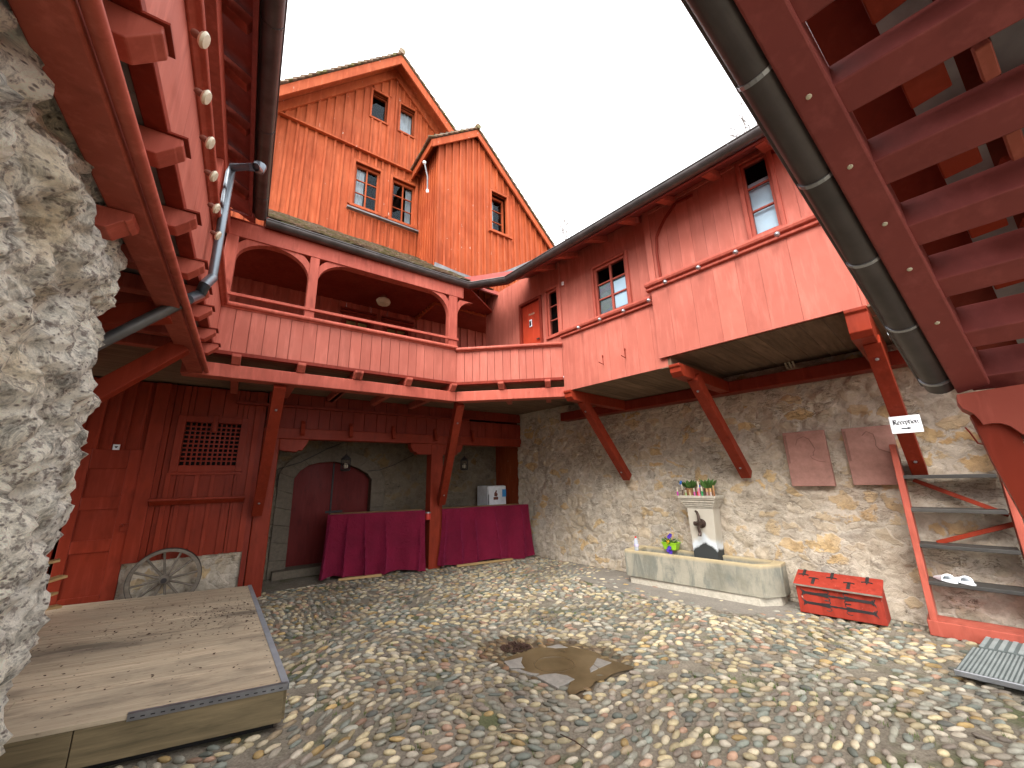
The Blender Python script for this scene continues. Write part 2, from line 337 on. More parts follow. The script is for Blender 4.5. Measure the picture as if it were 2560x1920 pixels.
# ------------------------------------------------------------------ generic builders
def planks(mb,F,us,zlo,zhi,off,th,gap=.006,holes=(),jit=.003):
    """vertical boards; zlo/zhi constants or functions of u; holes = (u0,u1,z0,z1)"""
    lo=zlo if callable(zlo) else (lambda u:zlo); hi=zhi if callable(zhi) else (lambda u:zhi)
    cuts=sorted(set([round(u,4) for u in us]+[round(h[i],4) for h in holes for i in(0,1) if min(us)<h[i]<max(us)]))
    for a,b in zip(cuts[:-1],cuts[1:]):
        if b-a<.012: continue
        o=off+random.uniform(-jit,jit); r=random.random(); a1,b1=a+gap/2,b-gap/2; m=(a+b)/2
        segs=[(None,None)]; hs=sorted([h for h in holes if h[0]-.001<=a and b<=h[1]+.001],key=lambda h:h[2])
        cur=None
        parts=[]
        for h in hs: parts.append((cur,h[2])); cur=h[3]
        parts.append((cur,None))
        for z0,z1 in parts:
            A=lo(a1) if z0 is None else z0; B=lo(b1) if z0 is None else z0
            C=hi(b1) if z1 is None else z1; D=hi(a1) if z1 is None else z1
            if C<=B+.005 and D<=A+.005: continue
            mb.prism(F,[(a1,A),(b1,B),(b1,max(C,B+.002)),(a1,max(D,A+.002))],o,o+th,r)
def span(a,b,wd,var=.15):
    us=[a]; 
    while us[-1]<b-wd*.6: us.append(us[-1]+wd*random.uniform(1-var,1+var))
    us[-1]=b; return us
def battens(mb,F,us,zlo,zhi,off,wd=.04,th=.03,holes=()):
    lo=zlo if callable(zlo) else (lambda u:zlo); hi=zhi if callable(zhi) else (lambda u:zhi)
    for u in us:
        w2=wd/2*random.uniform(.85,1.15); hs=sorted([h for h in holes if h[0]-.01<u<h[1]+.01],key=lambda h:h[2]); cur=None;parts=[]
        for h in hs: parts.append((cur,h[2])); cur=h[3]
        parts.append((cur,None))
        for z0,z1 in parts:
            A=lo(u) if z0 is None else z0; C=hi(u) if z1 is None else z1
            if C-A<.03: continue
            mb.box(F,u-w2,u+w2,A,C,off-th,off-.001)
def window(par,F,u0,u1,z0,z1,off,nx,nz,mat,depth=.06,fr=.045,mun=.018,curtains=None,glass=GLASS,label=None,room=.5,stained=False):
    m=MB(); a,b=off,off+depth
    m.box(F,u0,u0+fr,z0,z1,a,b);m.box(F,u1-fr,u1,z0,z1,a,b);m.box(F,u0+fr,u1-fr,z0,z0+fr,a+.002,b);m.box(F,u0+fr,u1-fr,z1-fr,z1,a+.002,b)
    U0,U1,Z0,Z1=u0+fr,u1-fr,z0+fr,z1-fr
    for i in range(1,nx): 
        u=U0+(U1-U0)*i/nx; ww=mun*(1.6 if i*2==nx and nx>1 else 1); m.box(F,u-ww/2,u+ww/2,Z0,Z1,a+.012,b-.012)
    for j in range(1,nz):
        z=Z0+(Z1-Z0)*j/nz; m.box(F,U0,U1,z-mun/2,z+mun/2,a+.015,b-.015)
    w_=m.build('window',mat,par,.002)
    if label: w_['label']=label
    g=MB().add([F.p(U0,Z0,b-.03),F.p(U1,Z0,b-.03),F.p(U1,Z1,b-.03),F.p(U0,Z1,b-.03)],[(0,1,2,3)]).build('pane',glass,w_,fix=False)
    r=MB(); x0,x1,y0,y1=u0-.02,u1+.02,z0-.02,z1+.02
    P=lambda u,z,o:F.p(u,z,o); o0,o1=b+.005,b+room
    r.add([P(x0,y0,o0),P(x1,y0,o0),P(x1,y1,o0),P(x0,y1,o0),P(x0,y0,o1),P(x1,y0,o1),P(x1,y1,o1),P(x0,y1,o1)],[(4,5,6,7),(0,1,5,4),(2,3,7,6),(0,4,7,3),(1,2,6,5)])
    r.build('room_lining',DARKIN,w_,fix=False)
    if curtains:
        for (ca,cb) in curtains:
            A=U0+(U1-U0)*ca;B=U0+(U1-U0)*cb
            MB().grid(lambda i,j:F.p(A+(B-A)*i,Z0-.02+(Z1-Z0+.04)*j,b+.04+.012*math.sin(i*22+j)),24,4).build('curtain',CURT,w_,smooth=True)
    return w_
print('start rear')
EXT=''
# ================================================================== SETTING: ground
g=MB().grid(lambda i,j:np.array([-60+120*i,-60+120*j,-.004]),6,6,r=.5).build('ground',GROUND,fix=False); g['kind']='structure'
GO=1.75   # offset of the house wall behind the rear gallery front
exec_parts=[]
# ================================================================== timber house (gable)
house=thing('timber_house','tall orange red board and batten gabled house rising behind the rear gallery','house',FB.p(-.5,0,GO+.3))
apx,apz=-.72,10.43; sl,sr=1.13,.97
topG=lambda u: apz-(apx-u)*sl if u<apx else apz-(u-apx)*sr
wa=(-1.37,-.88,6.73,7.70); wb=(-.63,-.13,6.72,7.70); at1=(-1.16,-.84,8.93,9.62); at2=(-.56,-.23,8.93,9.64)
jog=8.02
m=MB(); us=span(-4.6,2.6,.155); planks(m,FB,us,4.9,jog,GO,.03,.004,[wa,wb]); us2=span(-4.6,2.6,.155)
planks(m,FB,us2,jog-.02,lambda u:topG(u),GO-.035,.03,.004,[at1,at2])
m.box(FB,-4.6,wa[0]-.02,4.9,jog-.05,GO+.032,GO+.06);m.box(FB,wb[1]+.02,2.6,4.9,jog-.05,GO+.032,GO+.06)
wl=m.build('wall',P_GAB,house)
m=MB(); bh=[(h[0]-.05,h[1]+.05,h[2]-.06,h[3]+.06) for h in (wa,wb)]; battens(m,FB,us[1:-1],4.9,jog-.02,GO,holes=bh+[(-1.45,-.03,6.55,6.70)])
bh=[(h[0]-.05,h[1]+.05,h[2]-.05,h[3]+.05) for h in (at1,at2)]; battens(m,FB,us2[1:-1],jog+.0,lambda u:topG(u)-.02,GO-.035,holes=bh)
m.build('batten_strips',P_GAB,house)
m=MB(); m.box(FB,-4.6,0.,jog-.05,jog-.015,GO-.09,GO-.02); m.build('drip_board',P_GAB,house,.004)
m=MB(); m.box(FB,-1.47,-.03,6.57,6.60,GO-.10,GO-.02); m.build('window_sill',LEAD,house)
def trim(mb,F,h,off,wd=.05,th=.03):
    u0,u1,z0,z1=h; mb.box(F,u0-wd,u0+.001,z0-wd,z1+wd,off-th,off+.06);mb.box(F,u1-.001,u1+wd,z0-wd,z1+wd,off-th,off+.06);mb.box(F,u0,u1,z0-wd,z0,off-th-.002,off+.06);mb.box(F,u0,u1,z1,z1+wd,off-th-.002,off+.06)
for h in(wa,wb): m=MB(); trim(m,FB,h,GO-.0,.055,.03); m.build('window_casing',P_GAB,house,.003)
MB().box(FB,wa[1]+.056,wb[0]-.056,wa[2]-.05,wa[3]+.05,GO-.012,GO+.03).build('window_mullion',P_GAB,house,.003)
for h in(at1,at2): m=MB(); trim(m,FB,h,GO-.035,.04,.03); m.build('window_casing',P_GAB,house,.003)
window(house,FB,*wa,GO+.05,2,3,P_GAB,curtains=[(0,.42)])
window(house,FB,*wb,GO+.05,2,3,P_GAB,curtains=[(.72,1.)])
window(house,FB,*at1,GO+.05,1,1,P_GAB,fr=.02); window(house,FB,*at2,GO+.05,1,1,P_GAB,fr=.02,curtains=[(0,1)])
def gable_roof(par,F,ap,left,right,off0,off1,th=.06,tile=.17,name='roof'):
    """ap=(u,z) top of boards; left/right lists of (u,z) going down"""
    for pts in (left,right):
        b=MB(); t=MB(); q=[ap]+pts
        for (a,c) in zip(q[:-1],q[1:]):
            d=np.array([c[0]-a[0],c[1]-a[1]]); Ln=np.linalg.norm(d); d/=Ln; nn=np.array([-d[1],d[0]]); nn=nn if nn[1]>0 else -nn
            b.prism(F,[a,c,(c[0]-nn[0]*.022,c[1]-nn[1]*.022),(a[0]-nn[0]*.022,a[1]-nn[1]*.022)],off0+.03,off1)
            k=int(Ln/tile)+1
            for i in range(k):
                s0=i*tile; s1=min(s0+tile*1.25,Ln+.05); A=np.array(a)+d*s0+nn*.012; B=np.array(a)+d*s1+nn*.045
                o=off0-.03
                while o<min(off1,off0+.7):
                    j=random.uniform(-.012,.012); t.prism(F,[tuple(A),tuple(B+d*j),tuple(B+d*j+nn*.02),tuple(A+nn*.02)],o,o+.165); o+=.17
                if off1>off0+.7: t.prism(F,[tuple(A),tuple(B),tuple(B+nn*.02),tuple(A+nn*.02)],o,off1)
        t.build(name,TILE,par); b.build('roof_boards',P_GAB,par)
def barge(par,F,ap,pts,off0,h=.17,th=.035,drop=.0):
    q=[ap]+pts; m=MB()
    for a,c in zip(q[:-1],q[1:]):
        m.prism(F,[(a[0],a[1]-drop),(c[0],c[1]-drop),(c[0],c[1]-drop-h),(a[0],a[1]-drop-h)],off0,off0+th)
    m.build('barge_board',P_GAB,par,.003)
oh=.42
ap=(apx,apz+.08); gl=[(-4.7,apz+.08-(apx+4.7)*sl)]; gr=[(3.0,apz+.08-(3.0-apx)*sr)]
gable_roof(house,FB,ap,gl,gr,GO-oh,GO+7)
barge(house,FB,ap,gl,GO-oh,.24,.035); barge(house,FB,ap,gr,GO-oh+.001,.22,.035)
m=MB()   # verge rafter against the wall
for a,c in((ap,gl[0]),(ap,gr[0])): m.prism(FB,[(a[0],a[1]-.05),(c[0],c[1]-.05),(c[0],c[1]-.28),(a[0],a[1]-.28)],GO-.10,GO-.04)
m.build('verge_trim',P_GAB,house)
m=MB().tube([FB.p(apx,apz+.15,GO-oh-.05),FB.p(apx,apz+.15,GO+7)],.07,10).build('ridge_tile',TILE,house,smooth=True)
# side walls hidden, simple
m=MB(); m.box(FB,-4.62,-4.58,0,topG(-4.6),GO,GO+7); m.box(FB,2.6,2.64,0,topG(2.6),GO,GO+7); m.build('side_wall',P_GAB,house)
# dormer wing
DO=.8
wing=thing('timber_gable_wing','lower orange red board and batten wing with single small window, right of the tall gable','house wing',FB.p(1.,0,DO+.3))
dap=(.80,8.78); topD=lambda u: dap[1]-(dap[0]-u)*.83 if u<dap[0] else dap[1]-(u-dap[0])*1.045
wd=(1.20,1.60,6.62,7.56)
us=span(-.03,4.2,.15); m=MB(); planks(m,FB,us,4.6,topD,DO,.03,.004,[wd]); 
FBs=Fr(FB.p(-.03,0,DO)[:2], -FB.n, -FB.u)   # return wall: u runs back, outward = -uB
planks(m,FBs,span(0,1.0,.12),4.6,8.05,0.,.03,.004)
m.build('wall',P_GAB,wing)
m=MB(); battens(m,FB,us[:-1],4.6,lambda u:topD(u)-.02,DO,holes=[(wd[0]-.05,wd[1]+.05,wd[2]-.05,wd[3]+.05)]); battens(m,FBs,span(0.03,.95,.12),4.6,8.02,0.); m.build('batten_strips',P_GAB,wing)
m=MB(); trim(m,FB,wd,DO,.045,.03); m.box(FB,wd[0]-.08,wd[1]+.1,wd[2]-.09,wd[2]-.055,DO-.07,DO); m.build('window_casing',P_GAB,wing,.003)
window(wing,FB,*wd,DO+.12,1,3,P_GAB,curtains=[(0,.45)])
dl=[(-.22,dap[1]+.07-(dap[0]+.22)*.83)]; dr=[(4.3,dap[1]+.07-(4.3-dap[0])*1.045)]; da=(dap[0],dap[1]+.07)
gable_roof(wing,FB,da,dl,dr,DO-.12,GO+6,tile=.15)
barge(wing,FB,da,dl,DO-.12,.17); barge(wing,FB,da,dr,DO-.121,.16)
m=MB(); m.box(FB,-.24,-.2,dl[0][1]-.17,dl[0][1]-.0,DO-.12,GO+.0); m.build('eave_board',P_GAB,wing,.003)
MB().tube([FB.p(da[0],da[1]+.06,DO-.17),FB.p(da[0],da[1]+.06,GO+4)],.06,10).build('ridge_tile',TILE,wing,smooth=True)
a=np.array(FB.p(*FB.px(*c2(1160,910),off=.75),.72)); b=np.array(FB.p(*FB.px(*c2(1180,1105),off=.75),.72))
h=thing('insulator_bracket','small pale metal cable bracket hanging at the corner of the lower wing','bracket',b)
MB().tube([a,a*.5+b*.5+np.array([.03,0,0]),b],.014,8).build('rod',LEAD,h,smooth=True); MB().lathe(a,[(.01,-.03),(.03,-.02),(.03,.02),(.01,.03)],10).build('insulator',WHITE,h,smooth=True); MB().lathe(b,[(.01,-.04),(.026,-.02),(.026,.02),(.01,.03)],10).build('insulator',WHITE,h,smooth=True)
# ================================================================== eave line, gutters
GZ=4.66
def gz(x,y,z=GZ): return onz(x,y,z)
gB0=gz(672,556); gB1=gz(1172,712); gM=gz(1268,697)
gR1=gz(1960,290); gRd=(gR1-gM)/np.linalg.norm(gR1-gM); gR1=gM+gRd*7.5
print('gutter pts',gB0,gB1,gM,gR1)
def gutter(par,pts,r=.068,name='gutter',joint=1.0,mat=GUT,strapm=None):
    pts=[np.array(p,float) for p in pts]; m=MB(); k=12; sm=MB() if strapm else m
    for a,b in zip(pts[:-1],pts[1:]):
        d=b-a; Ln=np.linalg.norm(d); d/=Ln; s=np.cross(d,Z); s/=np.linalg.norm(s); up=np.cross(s,d)
        vs=[]
        for q in(a-d*.01,b+d*.01):
            for rr in (r,r-.006):
                for i in range(k+1):
                    t=math.pi*i/k; vs.append(q+s*math.cos(t)*rr-up*math.sin(t)*rr)
        n=k+1; fs=[]
        for i in range(k): fs.append((i,i+1,2*n+i+1,2*n+i)); fs.append((n+i+1,n+i,3*n+i,3*n+i+1))
        fs+=[(0,2*n,3*n,n),(k,n+k,3*n+k,2*n+k)]+[(i,n+i,n+i+1,i+1) for i in range(k)]+[(2*n+i,2*n+i+1,3*n+i+1,3*n+i) for i in range(k)]
        m.add(vs,fs,.5); m.tube([a+s*r+up*.004,b+s*r+up*.004],.010,8); m.tube([a-s*r+up*.004,b-s*r+up*.004],.010,8)
        x=.35
        while x<Ln:
            c=a+d*x; 
            for i in range(10):
                t0,t1=math.pi*i/10,math.pi*(i+1)/10; A=c+s*math.cos(t0)*(r+.002)-up*math.sin(t0)*(r+.002);B=c+s*math.cos(t1)*(r+.002)-up*math.sin(t1)*(r+.002)
                sm.beam(A,B,.012,.005,d)
            x+=joint
    o=m.build(name,mat,par,smooth=True)
    if strapm: sm.build('gutter_strap',strapm,o)
    return o
def rooftiles(m,e0,e1,back,rise,rows,tw=.17):
    """tiled slope from the eave e0-e1; back = horizontal unit vector uphill"""
    e0=np.array(e0);e1=np.array(e1);d=e1-e0;Ln=np.linalg.norm(d);d/=Ln; sv=back+Z*rise; sv/=np.linalg.norm(sv); nn=np.cross(d,sv); nn=nn if nn[2]>0 else -nn
    for k in range(rows):
        x=-(k%2)*tw/2
        while x<Ln:
            s0=k*.15+random.uniform(-.008,.008); A=e0+d*(x+.004)+sv*s0+nn*(.028+random.uniform(0,.016)); B=A+d*(tw-.008)
            m.add([A,B,B+sv*.2-nn*.022,A+sv*.2-nn*.022,A+nn*.014,B+nn*.014,B+sv*.2-nn*.008,A+sv*.2-nn*.008],[(3,2,1,0),(4,5,6,7),(0,1,5,4),(1,2,6,5),(2,3,7,6),(3,0,4,7)]); x+=tw
# ================================================================== rear gallery
rear=thing('timber_gallery','red timber gallery across the back of the yard, boarded parapet, open arches and posts below','gallery',FB.p(-1.2,0,1.))
UL=-2.96
def profile_joist(m,F,u,wd,z0,z1,o0,o1):   # carved end at o0 side
    m.side(F,u-wd/2,u+wd/2,[(o1,z0),(o1,z1),(o0,z1),(o0,z1-.03),(o0+.02,z1-.05),(o0+.025,z0+.05),(o0+.075,z0),])
m=MB(); planks(m,FB,span(UL,0,.135,.12),2.97,3.5,0,.025,.005); m.box(FB,UL,0,2.99,3.5,.027,.045)
m.build('parapet_boards',P_BOX,rear,.0015)
m=MB(); planks(m,FM,span(0,LM,.125,.15),2.97,3.47,0,.025,.005); m.box(FM,0,LM,2.99,3.47,.027,.045); m.build('parapet_boards',P_BOX,rear,.0015)
m=MB()
def railprof(F,u0,u1,z): m.side(F,u0,u1,[(-.05,z),(-.06,z+.02),(-.05,z+.045),(-.02,z+.055),(.06,z+.055),(.06,z),(-.01,z-.02),(-.02,z)])
railprof(FB,UL,0.,3.495); railprof(FM,.0,LM,3.465)
m.build('handrail',P_GAL,rear,.004)
m=MB(); m.beam(FB.p(UL,3.655,-.0),FB.p(.03,3.665,-.0),.03,.035); m.build('upper_rail',P_GAL,rear,.003)
m=MB(); m.box(FB,-3.2,.0,2.67,2.82,0.,.17); m.build('front_beam',P_GAL,rear,.008)
m=MB(); m.box(FM,.0,LM+.02,2.67,2.82,0.,.17); m.build('front_beam',P_GAL,rear,.008)
m=MB(); m.box(FB,UL,0.,2.925,2.968,-.012,.06); m.box(FM,0,LM,2.925,2.968,-.012,.06); m.build('floor_edge',P_DK,rear,.003)
for X in (1190,1650,2040):
    u,_=FB.px(*c5(X,1100),off=-.06); mm=MB(); profile_joist(mm,FB,u,.085,2.822,2.924,-.09,1.7); mm.build('joist',P_GAL,rear,.004)
for X,Y in ((275,1045),(618,1090),(925,1130)):
    u,_=FB.px(*c6(X,Y),off=-.06); mm=MB(); profile_joist(mm,FB,u,.085,2.822,2.924,-.09,1.7); mm.build('joist',P_GAL,rear,.004)
for X in (1250,1575,):
    u,_=FM.px(*c6(X,1120),off=-.06); mm=MB(); profile_joist(mm,FM,u,.085,2.822,2.924,-.09,1.2); mm.build('joist',P_GAL,rear,.004)
m=MB(); m.prism(Fr((0,0),np.array([1.,0,0]),np.array([0,-1.,0])) ,[(0,0)],0,0) if False else None
def hpoly(mb,pts,z0,z1,r=None):
    n=len(pts); vs=[(p[0],p[1],z0) for p in pts]+[(p[0],p[1],z1) for p in pts]
    return mb.add(vs,[tuple(range(n-1,-1,-1)),tuple(range(n,2*n))]+[(i,(i+1)%n,(i+1)%n+n,i+n) for i in range(n)],r)
fl=[FB.p(-6.4,0,.05),FB.p(0,0,.05),FM.p(LM,0,.05),FR.p(.0,0,1.55),FB.p(3.9,0,GO),FB.p(3.9,0,4.6),FB.p(-6.4,0,4.6)]
m=MB(); hpoly(m,fl,2.926,2.965); m.build('floor',W_SOF,rear)
# pillars, arches, plate
m=MB(); m.box(FB,-3.3,.12,4.40,4.62,0.,.14); m.build('eave_plate',P_GAL,rear,.006)
def pillar(u0,u1,z1=4.40):
    mm=MB(); mm.box(FB,u0,u1,2.97,z1,.005,.125); return mm.build('pillar',P_GAL,rear,.008)
pillar(-.135,.015); pillar(-2.13,-2.02); pillar(-3.02,-2.90,4.5)
def archbrace(F,u0,zf,u1,z1,wd,off=.02,th=.09):
    """curved brace from (u0,zf) on the pillar to (u1,z1) under the plate"""
    mm=MB(); N=9; inn=[];out=[]
    for i in range(N+1):
        t=i/N; a=t*math.pi/2; u=u0+(u1-u0)*(1-math.cos(a)); z=zf+(z1-zf)*math.sin(a)
        inn.append((u,z))
    s=1 if u1>u0 else -1
    out=[(max(min(u-s*wd*.0,9),-9),min(z1+.06,z+wd*1.25)) if True else 0 for u,z in inn]
    out=[(u-s*wd*.35*(1-i/N),min(z1+.002,z+wd)) for i,(u,z) in enumerate(inn)]
    poly=inn+out[::-1]
    for i in range(N): mm.prism(F,[inn[i],inn[i+1],out[i+1],out[i]],off,off+th,.5)
    return mm.build('arch_brace',P_GAL,rear)
archbrace(FB,-2.02,4.08,-1.62,4.398,.1); archbrace(FB,-2.13,4.08,-2.55,4.398,.1); archbrace(FB,-2.90,4.12,-2.5,4.398,.1)
archbrace(FB,-.135,4.05,-.5,4.398,.11); archbrace(FB,.015,4.05,.30,4.37,.11)
# back wall of gallery
m=MB(); gw=[(*sorted([FB.px(*c6(165,700),off=GO)[0],FB.px(*c6(340,700),off=GO)[0]]),3.25,0),(*sorted([FB.px(*c6(450,740),off=GO)[0],FB.px(*c6(600,740),off=GO)[0]]),3.25,0)]
zt=FB.px(*c6(250,665),off=GO)[1]; print('gallery win',gw,zt)
gw=[(a,b,z,zt) for a,b,z,_ in gw]
usb=span(-3.6,2.4,.17); planks(m,FB,usb,2.97,4.9,GO-.06,.03,.006,gw); m.build('back_wall',P_GAL,rear)
m=MB(); battens(m,FB,usb[1:-1],2.97,4.9,GO-.06,.03,.02,holes=[(a-.08,b+.08,c-.1,d+.16) for a,b,c,d in gw]); m.build('batten_strips',P_GAL,rear)
for q in gw:
    m=MB(); trim(m,FB,q,GO-.07,.06,.03); m.box(FB,q[0]-.1,q[1]+.1,q[3]+.06,q[3]+.10,GO-.14,GO-.04); m.box(FB,q[0]-.1,q[1]+.1,q[3]+.13,q[3]+.16,GO-.11,GO-.04); m.build('window_casing',P_DK,rear,.003)
AMB=flat('amber pane light',(.5,.33,.12),.9,.1)  # amber colour carries the glow of the lit gallery panes
for q in gw:
    w_=window(rear,FB,*q,GO-.03,2,1,P_DK,fr=.03,room=.3)
    MB().box(FB,q[0]+.02,q[1]-.02,q[2],q[3],GO+.05,GO+.052).build('lit_sheet',AMB,w_)
# ceiling + roof
ce=[FB.p(-3.6,0,-.35),FB.p(.0,0,-.35)]
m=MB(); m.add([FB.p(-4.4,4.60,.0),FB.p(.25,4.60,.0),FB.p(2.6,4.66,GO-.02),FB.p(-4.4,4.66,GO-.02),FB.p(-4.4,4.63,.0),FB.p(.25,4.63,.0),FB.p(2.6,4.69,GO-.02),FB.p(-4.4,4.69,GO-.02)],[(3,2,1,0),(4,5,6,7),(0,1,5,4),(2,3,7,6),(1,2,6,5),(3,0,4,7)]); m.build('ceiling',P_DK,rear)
# eave boarding: from gutter line back to the plate
def eave(par,a,b,ca,cb,za,zb,nm='eave_soffit',th=.03):
    m=MB(); A=[np.array([*a[:2],za]),np.array([*b[:2],za]),np.array([*cb[:2],zb]),np.array([*ca[:2],zb])]
    m.add(A+[q+Z*th for q in A],[(3,2,1,0),(4,5,6,7),(0,1,5,4),(1,2,6,5),(2,3,7,6),(3,0,4,7)]); return m.build(nm,P_SOF,par)
inw=-FB.n*.10
gBs0=gB0-FB.n*.09; gBs1=gB1-FB.n*.09; gMs=gM-(FB.n+FR.n)*.05
e0=FB.p(-3.4,0,.02); e1=FB.p(.1,0,.02)
eave(rear,gBs0,gBs1,FB.p(-3.4,0,.25),FB.p(.1,0,.25),GZ+.055,4.86)
m=MB(); m.beam(gBs0+Z*.0,gBs1+Z*.0,.03,.12); m.beam(gBs1,gMs,.03,.12); m.build('fascia_board',P_SOF,rear,.003)
rafters=MB()
for i in range(8):
    t=.04+i*.13; a=gBs0*(1-t)+gBs1*t; b=a-FB.n*1.2+Z*.6; rafters.beam(a+Z*.0-FB.n*.02,b,.07,.09,FB.u)
rafters.build('rafters',P_GAL,rear,.004)
eave(rear,gBs1,gMs,FB.p(.1,0,.5),FR.p(-.2,0,.15),GZ+.055,4.95)
m=MB(); back=-FB.n; run=float((FB.p(0,0,GO)-gB0).dot(back)); rise=(6.0-GZ-.03)/run
rooftiles(m,gB0-FB.u*.05-Z*0+back*.0+Z*.03,gB1+Z*.03,back,rise,int(run*math.hypot(1,rise)/.15)+1)
# valley part to the wing
rooftiles(m,gB1+Z*.03,gB1+FB.u*.5+Z*.03+back*.05,back,rise,10)
m.build('roof',TILE,rear)
m=MB(); A=gB0+Z*.025; B=gB1+FB.u*2.2+Z*.025; m.add([A+back*.08,B+back*.6+Z*.3,B+back*run+Z*rise*run,A+back*run+Z*rise*run],[(0,1,2,3)]); m.build('roof_boards',P_SOF,rear,solid=.02)
fp=[FB.p(*FB.px(x,y,off=DO-.03),DO-.03) for x,y in((1086,660),(1140,683),(1180,697),(1262,684),(1330,655))]
for a_,b_ in zip(fp[:-1],fp[1:]): MB().beam(a_-Z*.01,b_-Z*.01,.02,.10,FB.n).build('flashing',LEAD,rear)
m=MB()
gutter(rear,[gB0-FB.u*.02,gB1,gM,gR1])
# ceiling lamp
u,z=FB.px(*c6(445,432),off=1.0)
p=FB.p(u,4.55,1.0); lamp=thing('ceiling_lamp','octagonal cream glass lamp on the ceiling of the rear gallery','lamp',p)
MB().lathe(p,[(.04,-.12),(.10,-.10),(.12,-.05),(.11,-.02),(.05,-.01)],8).build('lamp_shade',CREAM,lamp); MB().lathe(p,[(.03,-.02),(.05,0),(.05,.05)],12).build('lamp_base',BROWN,lamp)
# ---- ground floor of rear gallery: posts, beam, frieze
def ppost(u0,u1,z0,o0,o1): 
    mm=MB(); mm.box(FB,u0,u1,z0,2.2,o0,o1); return mm.build('post',P_LOW,rear,.012)
ppost(-2.31,-2.09,-.02,GO,GO+.2); ppost(.40,.645,.0,GO,GO+.22)
m=MB(); m.box(FB,-2.31,2.9,2.202,2.37,GO,GO+.2); m.build('lintel_beam',P_LOW,rear,.01)
def saddle(pts): 
    mm=MB(); mm.prism(FB,pts,GO+.01,GO+.17); return mm.build('saddle_bracket',P_LOW,rear,.006)
saddle([(-2.089,2.03),(-1.86,2.0),(-1.82,2.03),(-1.77,2.03),(-1.72,2.12),(-1.69,2.2),(-2.089,2.2)])
saddle([(.399,2.0),(.13,2.0),(.10,2.04),(.05,2.05),(.0,2.13),(-.01,2.2),(.399,2.2)]); saddle([(.646,2.0),(.93,2.0),(.97,2.05),(1.02,2.06),(1.06,2.14),(1.08,2.2),(.646,2.2)])
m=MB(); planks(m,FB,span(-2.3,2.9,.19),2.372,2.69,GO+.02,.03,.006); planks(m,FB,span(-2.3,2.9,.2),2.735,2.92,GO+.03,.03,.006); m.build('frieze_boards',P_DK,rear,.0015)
m=MB(); m.box(FB,-2.7,1.2,2.69,2.735,GO-.03,GO+.06); m.build('frieze_rail',P_DK,rear,.004)
for X,Y0,Y1 in((440,140,250),(770,155,260),(1062,178,275),(1350,205,285),(1608,215,300)):
    ua,_=FB.px(*cg(X,Y0),off=GO-.02); mm=MB(); mm.side(FB,ua-.028,ua+.028,[(GO+.0,2.50),(GO-.05,2.44),(GO-.10,2.27),(GO-.06,2.25),(GO+.0,2.36)]); mm.build('peg_bracket',P_LOW,rear,.004)
def bolt(mb,p,n): mb.lathe(p,[(.0,-.004),(.014,-.003),(.014,.006),(.006,.012)],8,axis=n)
def brace(par,a,b,wd,dp,side,mat,bolts=(.12,.85),nm='brace'):
    mm=MB(); mm.beam(a,b,wd,dp,side); o=mm.build(nm,mat,par,.006); a=np.array(a);b=np.array(b); d=(b-a)/np.linalg.norm(b-a); n=np.cross(side,d); n/=np.linalg.norm(n)
    if n.dot(CAM-a)<0: n=-n
    for t in bolts:
        c=a*(1-t)+b*t+n*(dp/2+.001); MB().beam(c-d*.025,c+d*.025,.05,.004,side).build('bolt_recess',P_DK,o); q=MB(); bolt(q,c+n*.003,n); q.build('bolt',STEEL,o,smooth=True)
    return o
tu1=FB.px(700,966,off=.1); tu2=FB.px(1150,1015,off=.1); print('brace tops',tu1,tu2)
brace(rear,FB.p(-2.27,1.13,GO-.08),FB.p(tu1[0],2.67,.1),.13,.12,FB.u,P_LOW)
brace(rear,FB.p(.58,1.12,GO-.08),FB.p(tu2[0],2.67,.12),.13,.12,FB.u,P_LOW)
# boarded wall with lattice window left of the first post
LO=GO+.06
m=MB(); lat=(-3.23,-2.60,1.80,2.39)
planks(m,FB,[-5.6,-5.4,-5.2,-5.0,-4.8,-4.6,-4.4,-4.2],0,2.9,LO,.04,.006)
planks(m,FB,[-3.585,-3.46,-3.39,-3.31,-3.17,-3.01,-2.84,-2.67,-2.54,-2.43,-2.31],.62,2.9,LO,.04,.006,[lat]); 
m.box(FB,-4.2,-3.585,2.0,2.9,LO+.0,LO+.04); m.build('lower_wall',P_LOW,rear,.002)
m=MB(); battens(m,FB,[-3.31,-3.17,-3.01,-2.84,-2.67,-2.54],.62,1.70,LO,.05,.025); battens(m,FB,[-4.4,-4.2,-4.05,-3.92,-3.8,-3.66],2.0,2.9,LO,.035,.02); m.build('batten_strips',P_LOW,rear,.002)
m=MB(); m.box(FB,-3.60,-3.45,.62,2.9,LO-.05,LO-.002); m.box(FB,-2.45,-2.36,.62,2.9,LO-.03,LO-.002); m.build('wall_stud',P_LOW,rear,.005)
m=MB(); trim(m,FB,lat,LO-.0,.09,.035); m.box(FB,lat[0]-.09,lat[1]+.09,lat[2]-.13,lat[2]-.092,LO-.035,LO)
fr=m.build('lattice_window',P_LOW,rear,.004); m=MB()
for i in range(1,11): u=lat[0]+(lat[1]-lat[0])*i/11; m.box(FB,u-.009,u+.009,lat[2],lat[3],LO,LO+.02)
for i in range(1,10): z=lat[2]+(lat[3]-lat[2])*i/10; m.box(FB,lat[0],lat[1],z-.009,z+.009,LO-.012,LO-.001)
m.build('lattice',P_LOW,fr); MB().box(FB,lat[0]-.1,lat[1]+.1,lat[2]-.1,lat[3]+.1,LO+.25,LO+.27).build('window_backing',DARKIN,fr)
m=MB(); m.box(FB,-3.45,-2.43,1.345,1.375,LO-.16,LO-.03); m.side(FB,-3.44,-2.44,[(LO-.145,1.344),(LO-.04,1.344),(LO-.04,1.29),(LO-.06,1.29)]); m.build('shelf',P_LOW,rear,.004)
